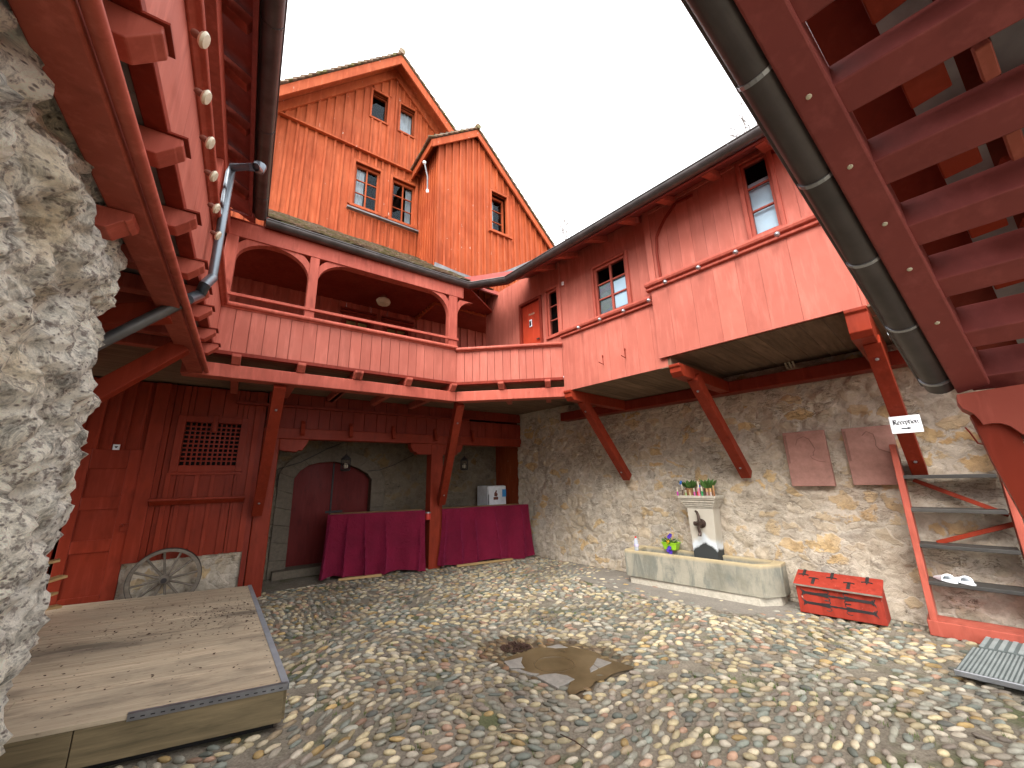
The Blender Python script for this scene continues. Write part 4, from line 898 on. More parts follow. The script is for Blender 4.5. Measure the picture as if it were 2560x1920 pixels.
m.tube([p+FR.n*.09,p+FR.n*.11-Z*.05,p+FR.n*.09-Z*.11,p+FR.n*.11-Z*.15],[.022,.02,.02,.024],10); m.tube([p+FR.n*.07+Z*.02,p+FR.n*.07+Z*.10,p+FR.n*.06-FR.u*.02+Z*.15,p+FR.n*.08-FR.u*.03+Z*.165],[.024,.016,.018,.014],10); m.build('tap',BRONZE,ft,smooth=True)
# bottle
p=FR.p(*( .27,.45),1.10); t=thing('plastic_bottle','clear plastic bottle with red cap standing on the left rim of the trough','bottle',p)
PET=Mt('clear plastic',.1,.5); PET.col((.62,.68,.78)); PET.b.inputs['Alpha'].default_value=.45
MB().lathe(p,[(.028,0),(.032,.01),(.032,.09),(.026,.105),(.03,.12),(.02,.155),(.012,.175)],14).build('body',PET.m,t,smooth=True); MB().lathe(p+Z*.172,[(.014,0),(.014,.022),(.01,.024)],12).build('cap',flat('red cap',(.6,.03,.02)),t,smooth=True)
MB().lathe(p,[(.0325,.06),(.033,.062),(.033,.088),(.0325,.09)],14).build('paper_label',flat('violet label',(.5,.45,.65)),t,smooth=True)
# flower box
p=FR.p(.62,.46,1.47); t=thing('flower_box','lime green planter with purple and yellow pansies on the back rim of the trough','flower box',p)
LIME=flat('lime plastic',(.33,.62,.03),.35)
F5=Fr(p[:2],FR.u,FR.n); m=MB(); z0=.455
vs=[F5.p(u*(.085 if z==z0 else .115),z,o*(.05 if z==z0 else .07)) for z in(z0,z0+.10) for u,o in((-1,-1),(1,-1),(1,1),(-1,1))]
m.add(vs,[(3,2,1,0),(0,1,5,4),(1,2,6,5),(2,3,7,6),(3,0,4,7)]); m.box(F5,-.12,.12,z0+.09,z0+.102,-.075,-.06); m.box(F5,-.12,.12,z0+.09,z0+.102,.06,.075);m.box(F5,-.12,-.1,z0+.09,z0+.102,-.06,.06);m.box(F5,.1,.12,z0+.09,z0+.102,-.06,.06); m.build('box',LIME,t,.003)
MB().box(F5,-.1,.1,z0+.06,z0+.085,-.058,.058).build('soil',IRON,t)
def leaves(mb,c,n,rx,rz,sz,up=.6):
    for _ in range(n):
        a=random.uniform(0,6.28); rr=random.random()**.5*rx; q=np.array(c)+np.array([math.cos(a)*rr,math.sin(a)*rr,random.random()*rz]); d=np.array([math.cos(a),math.sin(a),up+random.uniform(-.3,.6)]); d/=np.linalg.norm(d); s=np.cross(d,[random.uniform(-.4,.4),random.uniform(-.4,.4),1.]); s/=np.linalg.norm(s)
        l=sz*random.uniform(.6,1.2); mb.add([q,q+d*l*.5+s*l*.18,q+d*l,q+d*l*.5-s*l*.18],[(0,1,2,3)])
def petals(mb,c,r,n=5):
    nn=np.array(FR.n)+Z*.5; nn/=np.linalg.norm(nn); a1=np.cross(nn,Z); a1/=np.linalg.norm(a1); a2=np.cross(nn,a1)
    for k in range(n):
        t=2*math.pi*k/n; d=a1*math.cos(t)+a2*math.sin(t); s=np.cross(nn,d); mb.add([c,c+d*r*.6+s*r*.45+nn*.003,c+d*r+nn*.006,c+d*r*.6-s*r*.45+nn*.003],[(0,1,2,3)])
PUR=flat('purple petals',(.06,.02,.30),.7); YEL=flat('yellow petals',(.75,.38,.01),.7)
m=MB(); leaves(m,F5.p(0,z0+.08,0),90,.09,.05,.06); m.build('leaves',GREEN,t)
m=MB(); [petals(m,F5.p(u,z,o),.035) for u,z,o in((-.01,z0+.17,-.02),(.0,z0+.19,-.0),(.01,z0+.03,-.08),(-.01,z0+.0,-.085),(.02,z0-.03,-.08))]; m.build('purple_petals',PUR,t)
m=MB(); [petals(m,F5.p(u,z,o),.022) for u,z,o in((-.03,z0+.115,-.05),(.0,z0+.12,-.05),(-.015,z0+.10,-.07))]; m.build('yellow_petals',YEL,t)
# objects on the cornice: pots and painted pencil stakes
CZ=1.225
def stake(i,X,h,w,colr,cn):
    u,_=FR.px(1400+.3165*X,1100+.3165*430,off=1.30); p=FR.p(u,CZ,1.275+.02*(i%3)); t=thing('painted_stake','','stake',p,'painted wooden stakes on the fountain top')
    MB().lathe(p,[(w,0),(w,h*.5)],8).build('painted_base',flat('paint %d'%i,colr,.5),t); MB().lathe(p,[(w*.98,h*.5),(w*.98,h*.85),(w*.3,h)],8).build('pencil_tip',W_LIGHT if cn else CREAM,t)
    return t
for i,(X,hp,w,colr,cn,lb) in enumerate(((937,60,.011,(.55,.06,.35),0,'pink painted stake at the far left of the fountain top'),(972,85,.008,(.10,.05,.04),0,'tall dark thin stake beside the left pot'),(992,40,.01,(.35,.5,.2),0,'short pale green stake in front of the left pot'),(1035,45,.01,(.6,.5,.3),1,'short pale stake at the front of the left pot'),(1065,55,.011,(.6,.12,.35),0,'magenta and cream stake right of the left pot'),(1088,60,.012,(.65,.03,.03),0,'bright red stake near the middle of the fountain top'),(1107,105,.011,(.65,.2,.3),0,'tallest stake, pink with pale tip, in the middle of the fountain top'),(1125,65,.012,(.02,.3,.08),0,'green painted stake just right of the tall pink stake'),(1160,50,.011,(.45,.25,.25),1,'brownish stake in front of the right pot'),(1198,55,.011,(.5,.4,.35),1,'beige stake at the right side of the right pot'),(1220,75,.011,(.35,.15,.06),1,'brown stake with pale tip at the far right of the fountain top'))):
    stake(i,X,hp*.0019,w,colr,cn)['label']=lb
def pot(X,lb,hh=.085,fl=None):
    u,_=FR.px(1400+.3165*X,1100+.3165*430,off=1.42); p=FR.p(u,CZ,1.42); t=thing('plant_pot',lb,'potted plant',p,'small potted plants on the fountain top')
    MB().lathe(p,[(.042,0),(.055,hh),(.06,hh),(.06,hh+.012),(.05,hh+.012)],14).build('pot',flat('basket brown',(.30,.15,.07),.8),t,smooth=True)
    m=MB(); leaves(m,p+Z*(hh),70,.05,.02,.13,1.2); m.build('leaves',GREEN,t)
    if fl: m=MB(); [petals(m,p+FR.n*.06+FR.u*a+Z*(hh+b),.022) for a,b in fl]; m.build('blue_flowers',flat('blue petals',(.02,.15,.6)),t)
pot(1028,'small potted green plant on the left of the fountain top',fl=[(-.09,.08),(-.08,.1)]); pot(1180,'wider potted green plant on the right of the fountain top',fl=[(-.1,.04)])
# ================================================================== chest
a=onz(2001,1531,.01); FC=Fr(a[:2],FR.u,FR.n); Lc=FC.px(2219,1560)[0]; print('chest',a,Lc,FC.px(2219,1560),FC.px(1990,1452),FC.px(2200,1484),FC.px(2222,1445,off=.24)); ch=thing('wooden_chest','weathered bright red wooden chest with black iron strap hinges and sloping lid','chest',FC.p(Lc/2,0,.15))
CH=paint('chest red paint',(.33,.038,.022),(.24,.03,.018),.9,.7,.3,.8)
m=MB(); 
def cq(u0,u1,o0,o1,z0): return 0
zf,zb=.295,.375
vs=[FC.p(0,.015,.01),FC.p(Lc,.03,.01),FC.p(Lc,.03,.30),FC.p(0,.015,.30),FC.p(0,zf,.0),FC.p(Lc,zf,.0),FC.p(Lc,zb,.24),FC.p(0,zb,.24)]
m.add(vs,[(3,2,1,0),(4,5,6,7),(0,1,5,4),(1,2,6,5),(2,3,7,6),(3,0,4,7)]); m.build('body',CH,ch,.006)
m=MB(); q=[(-.012,-.022),(Lc+.012,-.022),(Lc+.012,.26),(-.012,.26)]; zz=lambda o:zf+(zb-zf)*(o/.24)+.004
m.add([FC.p(u,zz(o),o) for u,o in q]+[FC.p(u,zz(o)+.022,o) for u,o in q],[(3,2,1,0),(4,5,6,7),(0,1,5,4),(1,2,6,5),(2,3,7,6),(3,0,4,7)]); lid=m.build('lid',CH,ch,.004)
m=MB(); m.beam(FC.p(-.012,zf+.004,-.026),FC.p(Lc+.012,zf+.004,-.026),.012,.014); m.build('lid_edge',W_GREY,lid)
def strap(par,P,u0,u1,z,flip):
    m=MB(); s=1 if u1>u0 else -1; Ls=abs(u1-u0)
    prof=[(0,.028),(.02,.012),(.05,.014),(.12,.013),(.18,.018),(.205,.024),(.23,.008),(.27,.010),(.30,.003)]
    for (x0,w0),(x1,w1) in zip(prof[:-1],prof[1:]):
        if x0>Ls: break
        A,B=u0+s*x0,u0+s*x1; m.add([P(A,z-w0,0),P(B,z-w1,0),P(B,z+w1,0),P(A,z+w0,0),P(A,z-w0,1),P(B,z-w1,1),P(B,z+w1,1),P(A,z+w0,1)],[(3,2,1,0),(4,5,6,7),(0,1,5,4),(1,2,6,5),(2,3,7,6),(3,0,4,7)])
    for sg in(-1,1):
        pts=[P(u0+s*(.20+.03*math.sin(t)),z+sg*(.016+.018*(1-math.cos(t))/1.),.5) for t in np.linspace(0,3.8,7)]; m.tube(pts,.0045,5)
        m.tube([P(u0,z,.5),P(u0-s*.015,z+sg*.035,.5)],.005,5)
    return m.build('strap_hinge',IRON,par)
def PF(u,z,k): t=(z-.02)/(zf-.02); return FC.p(u,z,.02*(1-t)-.004-.004*k)
for z in(.225,.125): strap(ch,PF,.06,.36,z,0); strap(ch,PF,Lc-.07,Lc-.38,z-.0,0)
def PT(u,o,k): return FC.p(u,zz(o)+.024+.003*k,o)
for u,lo in((.16,0),(.46,0),(.06,1),(.31,1),(.60,1)):
    m=MB(); o0,o1=(0.,.10) if not lo else (.15,.26)
    P8=lambda a,b,c:PT(a,b,c)
    m.add([PT(u-.014,o0,0),PT(u+.014,o0,0),PT(u+.014,o1,0),PT(u-.014,o1,0),PT(u-.014,o0,1),PT(u+.014,o0,1),PT(u+.014,o1,1),PT(u-.014,o1,1)],[(3,2,1,0),(4,5,6,7),(0,1,5,4),(1,2,6,5),(2,3,7,6),(3,0,4,7)])
    e=o1 if not lo else o0; m.tube([PT(u-.045,e,1),PT(u-.02,e+.008,1),PT(u+.02,e+.008,1),PT(u+.045,e,1)],.006,5); m.tube([PT(u,e,1),PT(u,e+(.03 if not lo else -.03),1)],[.008,.002],5); m.build('lid_strap',IRON,lid)
# ================================================================== steps (shelf like stair)
sp=thing('wooden_steps','red open wooden steps with dark worn treads and diagonal braces against the wall','steps',FR.p(3.5,0,1.45))
SO=1.30
def stringer(u,z1,lean=.03): 
    m=MB(); m.prism(FR,[(u,.02),(u+.05,.02),(u+.05+lean,z1),(u+lean,z1)],SO,SO+.22); m.build('stringer',P_GAL,sp,.005)
stringer(3.17,1.76); stringer(3.84,1.95); stringer(4.7,1.95)
for z in(.46,.79,1.12,1.435):
    m=MB(); m.box(FR,3.225,3.842,z-.022,z+.012,SO+.01,SO+.25); m.build('tread',W_TREAD,sp,.005)
    m=MB(); m.box(FR,3.9,4.7,z-.022,z+.012,SO+.01,SO+.25); m.build('tread',W_TREAD,sp,.005)
m=MB(); m.box(FR,3.15,4.8,.0,.13,SO-.01,SO+.24); m.build('base_board',P_GAL,sp,.006)
m=MB(); m.beam(FR.p(3.3,1.40,SO+.2),FR.p(3.85,1.08,SO+.2),.03,.04,FR.n); m.beam(FR.p(3.35,.80,SO+.2),FR.p(3.9,1.02,SO+.2),.03,.04,FR.n); m.build('cross_brace',P_LOW,sp,.003)
# slippers
def slipper(u,lb):
    z=.474; t=thing('slipper',lb,'slipper',FR.p(u,z,SO+.1),'white slippers on the lowest tread'); fa_=-.6; uu_=FR.u*math.cos(fa_)+FR.n*math.sin(fa_)*1.; F=Fr(FR.p(u,0,SO+.10)[:2],uu_,np.array([-(-uu_[1]),-uu_[0],0.]) if False else tow(uu_,FR.p(u,0,0))); WS=WHITE
    sole=[(.045*math.cos(a),.115*math.sin(a)) for a in np.linspace(0,2*math.pi,20,endpoint=False)]
    m=MB(); vs=[F.p(x,z,y) for x,y in sole]+[F.p(x,z+.014,y) for x,y in sole]; n=20; m.add(vs,[tuple(range(n-1,-1,-1)),tuple(range(n,2*n))]+[(i,(i+1)%n,(i+1)%n+n,i+n) for i in range(n)]); m.build('sole',WS,t,.003)
    m=MB(); m.grid(lambda i,j:F.p(.05*math.cos(math.pi*i)*(1-.35*j),z+.006+.055*math.sin(math.pi*i)**.8*(1-.7*j),-.03+.0+.13*j),14,6); m.build('upper',WS,t,smooth=True,solid=.008)
    m=MB(); m.tube([F.p(.05*math.cos(math.pi*i/12),z+.008+.055*math.sin(math.pi*i/12)**.8,-.03) for i in range(13)],.006,6); m.build('trim_edge',WS,t,smooth=True)
slipper(3.345,'white slipper on the lowest tread, the left one of the pair'); slipper(3.455,'white slipper on the lowest tread, the right one of the pair')
# mats at bottom right
g0,g1,g2,g3=onz(2453,1605,.03),onz(2390,1690,.03),onz(2560,1730,.03),onz(2560,1640,.03)
d=(g2-g1); d/=np.linalg.norm(d); e=g0-g1; Le=float(np.linalg.norm(e)); e/=Le
mt_=thing('door_mat','grey ribbed rubber doormat in a metal frame, lying on the cobbles at right','doormat',g1)
RUB=flat('grey rubber',(.10,.115,.11),.8,.2); RUB2=flat('grey rubber rib',(.24,.26,.25),.8,.2)
def mat(par,o,dd,ee,Lx,Ly,rib,along):
    m=MB(); q=[o,o+dd*Lx,o+dd*Lx+ee*Ly,o+ee*Ly]; hpoly(m,q,.055,.07); m.build('base',RUB,par,.002)
    m=MB(); x=.015
    while x<Lx-.01: m.beam(np.array([*(o+dd*x+ee*.01)[:2],.072]),np.array([*(o+dd*x+ee*(Ly-.01))[:2],.072]),rib*.5,.006); x+=rib
    m.build('rib_pattern',RUB2,par)
mat(mt_,g1,d,e,.9,Le*.66,.022,1); MB().beam(np.array([*g1[:2],.06])-e*.012,np.array([*(g1+d*.9)[:2],.06])-e*.012,.02,.035).build('metal_edge',STEEL,mt_,.002)
m2=thing('rubber_mat','smaller grey rubber mat with wide ribs, behind the framed doormat','mat',g1+e*Le*.7); mat(m2,g1+e*(Le*.70)+d*.03,d,e,.85,Le*.5,.05,1)
# ================================================================== wagon wheel
WO=LO-.16; wc=FB.px(411,1450,off=WO); wr=abs(FB.px(505,1440,off=WO)[0]-FB.px(318,1455,off=WO)[0])/2; print('wheel',wc,wr)
wr=.362; wc=(wc[0],.405)
wh=thing('wagon_wheel','old silvered wooden wagon wheel leaning on the stone base behind the stage','wheel',FB.p(wc[0],wc[1],WO))
def WP(r_,a,o): return FB.p(wc[0]+r_*math.cos(a),wc[1]+r_*math.sin(a),o+.10*(wc[1]+r_*math.sin(a)-.05)*.5)
def ringm(r0,r1,o0,o1,mat,nm):
    m=MB(); N=48; vs=[];fs=[]
    for k in range(N):
        a=2*math.pi*k/N; vs+=[WP(r0,a,o0),WP(r1,a,o0),WP(r1,a,o1),WP(r0,a,o1)]
    for k in range(N):
        j=(k+1)%N
        for q in range(4): fs.append((k*4+q,k*4+(q+1)%4,j*4+(q+1)%4,j*4+q))
    m.add(vs,fs,.5); m.build(nm,mat,wh,.002)
ringm(wr-.045,wr-.006,WO-.03,WO+.02,W_GREY,'felloe'); ringm(wr-.006,wr,WO-.032,WO+.022,IRON,'iron_tyre')
for k in range(12):
    a=2*math.pi*k/12+.15; MB().tube([WP(.05,a,WO-.005),WP(wr*.55,a,WO-.005),WP(wr-.04,a,WO-.005)],[.017,.012,.015],8).build('spoke',W_GREY,wh,smooth=True)
MB().lathe(FB.p(wc[0],wc[1],WO-.005+.016),[(.03,-.06),(.05,-.05),(.058,0),(.055,.06),(.045,.08),(.03,.085)],18,axis=FB.n).build('hub',W_GREY,wh,smooth=True)
MB().lathe(FB.p(wc[0],wc[1],WO-.07),[(.025,0),(.03,.02),(.0,.021)],14,axis=FB.n).build('hub_hole',IRON,wh)
# ================================================================== stage
A=np.array([-1.50,2.88,0]);Bq=np.array([-3.46,5.46,0]); sx=np.array([-.92,-.392,0]); sx/=np.linalg.norm(sx); sy=(Bq-A); Lsy=float(np.linalg.norm(sy)); sy/=Lsy; SL=2.55
stg=thing('wooden_stage','low weathered plank stage with metal edge strip and scattered dry leaves','stage',A)
m=MB(); nb=13; SZ=.255
for i in range(nb):
    p0=A+sy*(Lsy*i/nb+.0015); p1=A+sy*(Lsy*(i+1)/nb-.0015); m2=SL*random.uniform(.25,.8) if i%3==1 else None
    zj=random.uniform(-.0015,.0015)
    for s0,s1 in ([(0,SL)] if m2 is None else [(0,m2-.002),(m2+.002,SL)]):
        hpoly(m,[p0+sx*s0,p0+sx*s1,p1+sx*s1,p1+sx*s0],SZ-.025+zj,SZ+zj)
m.build('deck_boards',W_STAGE,stg,.0015)
m=MB(); 
def vbox(mb,p,q,z0,z1,th,nrm,r=None): hpoly(mb,[p,q,q+nrm*th,p+nrm*th],z0,z1,r)
nin=sy; vbox(m,A+sx*.02,A+sx*1.02,.045,SZ-.027,.02,nin); vbox(m,A+sx*1.025,A+sx*SL,.05,SZ-.027,.02,nin); m.build('front_panel',W_SIDE,stg,.003)
m=MB(); vbox(m,A+sy*.02,A+sy*(Lsy-.02),.05,SZ-.027,.02,sx); vbox(m,Bq-sy*.03,Bq+sx*SL-sy*.03,.05,SZ-.027,.02,-sy); m.build('side_panel',W_SIDE,stg,.003)
m=MB(); hpoly(m,[A+sx*.05+sy*.06,A+sx*SL+sy*.06,Bq+sx*SL-sy*.06,Bq+sx*.05-sy*.06],.0,.2); m.build('deck_shade',DARKIN,stg)  # near-black block, the shade below the deck put into its colour
m=MB(); vbox(m,A-sy*.004,A+sx*.80-sy*.004,SZ-.032,SZ+.004,.003,-sy*1.); hpoly(m,[A-sy*.007,A+sx*.80-sy*.007,A+sx*.80+sy*.02,A+sy*.02],SZ+.003,SZ+.006); m.build('metal_strip',STEEL,stg)
m=MB()
for i in range(nb):
    for s0 in (.06,.62,1.2,1.8,2.4):
        for tt in (.28,.72): q=A+sx*(s0+random.uniform(-.01,.01))+sy*(Lsy*(i+tt)/nb); m.lathe(np.array([q[0],q[1],SZ+.0012]),[(.0055,0),(.0055,.0008),(.003,.0009)],6)
m.build('screw_heads',IRON,stg)
m=MB()
for k in range(17): q=A+sx*(.03+k*.046)-sy*.0075; m.beam(np.array([*q[:2],SZ-.016]),np.array([*(q+sx*.02)[:2],SZ-.016]),.001,.006)
m.build('strip_slots',IRON,stg)
m=MB(); hpoly(m,[A-sx*.004,A+sx*.035,Bq+sx*.035,Bq-sx*.004],SZ+.0025,SZ+.0055); vbox(m,A-sx*.004,Bq-sx*.004,SZ-.035,SZ+.0055,.003,-sx); m.build('edge_flashing',flat('galvanised flashing',(.30,.31,.33),.6,.4,.3),stg)
LEAF=flat('dry brown leaf litter',(.07,.04,.03),.9,.1,0,.4); m=MB()
for _ in range(900):
    if random.random()<.6: s=abs(random.gauss(.40,.38)); t=random.gauss(.60,.12)
    else: s=random.uniform(.1,2.2); t=random.uniform(.1,.95)
    if not(0.06<s<SL-.1 and .03<t<.97): continue
    c=A+sx*s+sy*(Lsy*t)+Z*(SZ+.004); a=random.uniform(0,6.28); l=random.uniform(.004,.017); u_=np.array([math.cos(a),math.sin(a),random.uniform(-.2,.3)]); v_=np.array([-math.sin(a),math.cos(a),random.uniform(0,.5)])
    m.add([c-u_*l,c-v_*l*.4,c+u_*l,c+v_*l*.5],[(0,1,2,3)])
lf=m.build('leaf_litter',LEAF,None); lf['kind']='stuff'; tag(lf,'dry brown leaf crumbs scattered over the plank stage','leaves')
# small pale wooden rack peeking out behind the rock
rk=thing('wooden_rack','pale pine slatted rack peeking out behind the rough stone pier','rack',onz(120,1480,.3)); 
for (x0,y0,x1,y1) in((60,1420,150,1400),(60,1470,160,1440),(60,1492,135,1486),(60,1530,150,1515)):
    a_=FL.p(*FL.px(x0,y0,off=1.55),1.55); b_=FL.p(*FL.px(x1,y1,off=1.35),1.35); MB().beam(a_,b_,.12,.022).build('slat',W_LIGHT,rk,.003)
# ================================================================== rock pier at left
def pier():
    RO=.62; m=MB(); e=2.5
    # plan path: along the face (from behind the camera) then round the corner to the left
    path=[]; 
    N1=130; 
    for i in range(N1+1): path.append((-.9+(e+.9-.06)*i/N1,RO,(0,1)))
    for i in range(1,7): a=math.pi/2*i/6; path.append((e-.06+.06*math.sin(a),RO+.06*(1-math.cos(a)),(math.sin(a),math.cos(a))))
    for i in range(1,40): path.append((e,RO+.06+.04*i,(1,0)))
    zs=[i*.024 for i in range(0,150)]
    vs=[];fs=[];nu=len(path)
    for z in zs:
        for (al,of,(na,no)) in path:
            q=Vector(FL.p(al,z,of)); D=noise.voronoi(Vector((q[0]*2.4+.3*noise.noise(q*3),q[1]*2.4,q[2]*3.+.3*noise.noise(q*2.7))))[0]; e=min(1.,(D[1]-D[0])*3.); d=.035*noise.noise(q*2.6)+.045*noise.noise(q*6+Vector((3,1,2)))+.03*e-.008+.045*noise.noise(q*13)+.03*noise.noise(q*29)+.012*noise.noise(q*55)+.03*(abs(noise.noise(q*4.3))*2-.5)
            d=max(-.2,min(.13,d)); vs.append(FL.p(al+na*d,z,of-no*d))
    for j in range(len(zs)-1):
        for i in range(nu-1): a=j*nu+i; fs.append((a,a+1,a+nu+1,a+nu))
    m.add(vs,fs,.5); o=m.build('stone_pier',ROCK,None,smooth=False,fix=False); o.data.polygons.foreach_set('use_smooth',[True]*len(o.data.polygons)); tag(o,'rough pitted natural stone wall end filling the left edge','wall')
pier()
# ================================================================== left gallery
lg=thing('timber_gallery','red timber gallery passing overhead on the left, carved joist ends, bulbs and gutter','gallery',FL.p(2.,0,1.2))
LE=5.12
m=MB(); planks(m,FL,span(-.6,LE,.55,.1),2.97,3.50,.44,.025,.002,jit=.0005); m.box(FL,-.6,LE,2.99,3.5,.467,.485); m.build('parapet_boards',P_BOX,lg)
m=MB(); m.side(FL,-.6,LE,[(.385,3.50),(.378,3.515),(.385,3.54),(.42,3.555),(.50,3.555),(.50,3.50),(.43,3.48),(.41,3.50)]); m.build('handrail',P_GAL,lg,.003)
m=MB(); m.beam(FL.p(-.6,3.66,.44),FL.p(LE,3.66,.44),.03,.035); m.beam(FL.p(-.6,3.83,.46),FL.p(LE,3.83,.46),.03,.03); m.build('upper_rail',P_GAL,lg,.003)
m=MB(); m.box(FL,-.6,LE-.05,2.67,2.81,.49,.62); m.build('front_beam',P_GAL,lg,.008)
m=MB(); m.tube([FL.p(-.6,2.70,.462),FL.p(LE-.05,2.70,.462)],.024,10); m.build('beam_moulding',P_GAL,lg,smooth=True)
m=MB(); m.box(FL,-.6,LE,2.925,2.968,.425,.50); m.build('floor_edge',P_DK,lg,.003)
for al in(-.1,.45,.95,1.40,1.90,2.45,3.0,3.42,3.78,4.34,4.8):
    mm=MB(); profile_joist(mm,FL,al,.10,2.815,2.922,.375,2.4); j=mm.build('joist',P_GAL,lg,.005); MB().box(FL,al-.06,al+.06,2.923,2.932,.36,.46).build('joist_cap',P_DK,j)
x=-.6; m=MB()
while x<LE: m.box(FL,x+.002,x+.19,2.933,2.96,.48,2.4); x+=.192
m.build('floor',PLASTER,lg)
m=MB(); planks(m,FL,span(-.6,5.6,.17),2.97,4.8,1.9,.03,.006); m.build('back_wall',P_DK,lg)
m=MB(); planks(m,FL,span(2.4,6.2,.2),0,2.93,2.35,.03,.006); m.build('lower_wall',P_DK,lg)
m=MB(); m.box(FL,-.6,LE+.1,4.40,4.56,.48,.62); m.build('eave_plate',P_GAL,lg,.006)
for al in(.3,2.1,3.9):
    MB().box(FL,al-.06,al+.06,2.97,4.40,.49,.61).build('pillar',P_GAL,lg,.008)
gl0=FL.p(-.8,GZ,.205); gl1=FL.p(4.95,GZ,.205)
gutter(lg,[gl0,gl1]); print('L gutter end vs B gutter start',gl1,gB0)
m=MB(); m.add([FL.p(-.8,4.735,.26),FL.p(LE+.2,4.735,.26),FL.p(LE+.2,5.5,1.6),FL.p(-.8,5.5,1.6)],[(0,1,2,3)]); m.build('roof_boards',P_DK,lg,solid=.02)
m=MB(); m.beam(FL.p(-.8,4.67,.30),FL.p(5.0,4.67,.30),.035,.13); m.build('fascia_board',P_SOF,lg,.003)
for i in range(11):
    al=-.3+i*.5; mm=MB(); mm.beam(FL.p(al,4.68,.33),FL.p(al,5.33,1.5),.08,.09,FL.u); mm.build('rafter',P_GAL,lg,.004)
m=MB(); m.beam(FL.p(-.6,4.68,.56),FL.p(LE,4.68,.56),.03,.22); m.build('eave_filler',P_GAL,lg)
m=MB(); rooftiles(m,FL.p(-.8,4.75,.18),FL.p(5.0,4.75,.18),-FL.n,.56,9); m.build('roof',TILE,lg)
def lbr(xt,yt,xb,yb,zt=2.68):
    al,_=FL.px(xt,yt,off=.56); top=FL.p(al,zt,.56); d=ray(xb,yb); t=al/ d.dot(uL); q=CAM+d*t; print('left brace',al,q, float(-q.dot(nLr)))
    dirv=q-top; dirv/=np.linalg.norm(dirv); brace(lg,top+dirv*2.0,top,.12,.13,FL.u,P_LOW,bolts=())
lbr(458,868,237,985); lbr(440,700,266,792)
# corbel above the pier
al,_=FL.px(300,560,off=.58); m=MB(); profile_joist(m,FL,al,.12,2.57,2.665,.53,1.2); m.build('corbel',P_GAL,lg,.008)
# string lights on the left
def lbulb(X,Y,i,f):
    a_,z_=FL.px(*f(X,Y),off=.36); p=FL.p(a_,z_,.375); t=thing('string_light','%s cream disc light from the top along the left gallery rail'%(['first','second','third','fourth','fifth','sixth','seventh'][i]),'light bulb',p,'cream lights along the left gallery rail')
    ax=FL.n*.9-Z*.35; MB().lathe(p,[(.01,-.01),(.016,0),(.014,.025)],10,axis=ax).build('socket',BROWN,t,smooth=True); MB().lathe(p,[(.010,.020),(.026,.024),(.034,.034),(.028,.044),(.010,.046)],16,axis=ax).build('bulb',CREAM,t,smooth=True)
f0=lambda X,Y:(.3255*X,.3255*Y)
for i,(X,Y) in enumerate(((1530,270),(1550,715),(1585,1070),(1615,1330),(1640,1580))): lbulb(X,Y,i,f0)
lbulb(1030,40,5,c5); lbulb(1045,230,6,c5)
# downpipe
P=[FL.p(*FL.px(648,425,off=.20),.20),FL.p(*FL.px(640,418,off=.20),.20),FL.p(*FL.px(582,418,off=.36),.36),FL.p(*FL.px(576,432,off=.37),.37),FL.p(*FL.px(531,694,off=.37),.37)]
m=MB(); m.tube(P,.030,12); m.lathe(P[0],[(.035,-.02),(.05,.03),(.05,.05)],12); m.build('downpipe',ZINC,lg,smooth=True)
Q=[P[-1],FL.p(*FL.px(512,712,off=.39),.39),FL.p(*FL.px(500,735,off=.42),.42),FL.p(*FL.px(470,748,off=.46),.46)]
m=MB(); m.tube(Q,.034,12); m.build('downpipe_elbow',ZINC,lg,smooth=True)
al_=FL.px(470,748,off=.46)[0]; q2=ray(240,862); q2=CAM+q2*(al_/q2.dot(uL)); print('pipe end',q2)
m=MB(); m.tube([Q[-1],q2+ (q2-Q[-1])*.3],.036,12); m.build('downpipe_run',PIPE,lg,smooth=True)
# ================================================================== covered stair roof overhead right
e1=ray(3230,2400); e2=-azv(390,1222); Pe=CAM+ray(2436,973)*2.35; nN=np.cross(e1,e2); nN/=np.linalg.norm(nN); nN=nN if nN[2]>0 else -nN
def NP(x,y,h=0.):
    d=ray(x,y); return CAM+d*(np.dot(Pe+nN*h-CAM,nN)/d.dot(nN))
print('N top',NP(1832,0),NP(1970,0),'end',Pe,'normal',nN,'e1',e1)
sr_=thing('stair_roof','underside of the dark red timber lean-to roof overhead at right, with gutter and joists','lean-to roof',Pe)
def quadbeam(mb,q,th,r=None):   # q four points on the underside, extruded up along nN
    q=[np.array(p) for p in q]; mb.add(q+[p+nN*th for p in q],[(3,2,1,0),(4,5,6,7),(0,1,5,4),(1,2,6,5),(2,3,7,6),(3,0,4,7)],r)
def alongN(p,s): return p+e1*s
fa,fb,fc,fd=NP(1832,0),NP(1970,0),NP(2478,961),NP(2394,986)
m=MB(); quadbeam(m,[fa-(fd-fa)*.5,fb-(fc-fb)*.5,fc,fd],.16); m.build('edge_beam',P_SOF,sr_,.006)
m=MB()
for X,Y in((2022,242),(2125,417),(2212,560),(2274,673),(2343,807)): m.lathe(NP(X,Y),[(.0,.004),(.006,.003),(.007,0)],8,axis=-nN)
m.build('nail_heads',CREAM,sr_)
gutr=.047
def gpt(x,y):
    d=ray(x,y); h=.05; q=NP(x,y,h); D=np.linalg.norm(q-CAM); k=gutr*FPX/D
    return NP(x+k*1.02,y-k*.35,h)
g0_=gpt(1752,4); g1_=gpt(2330,965); gd=(g1_-g0_); g0_=g0_-gd*.5; print('gutter dist',np.linalg.norm(g0_-CAM),np.linalg.norm(g1_-CAM))
gutter(sr_,[g0_,g1_],r=gutr,joint=.36,mat=GUTB,strapm=STEEL)
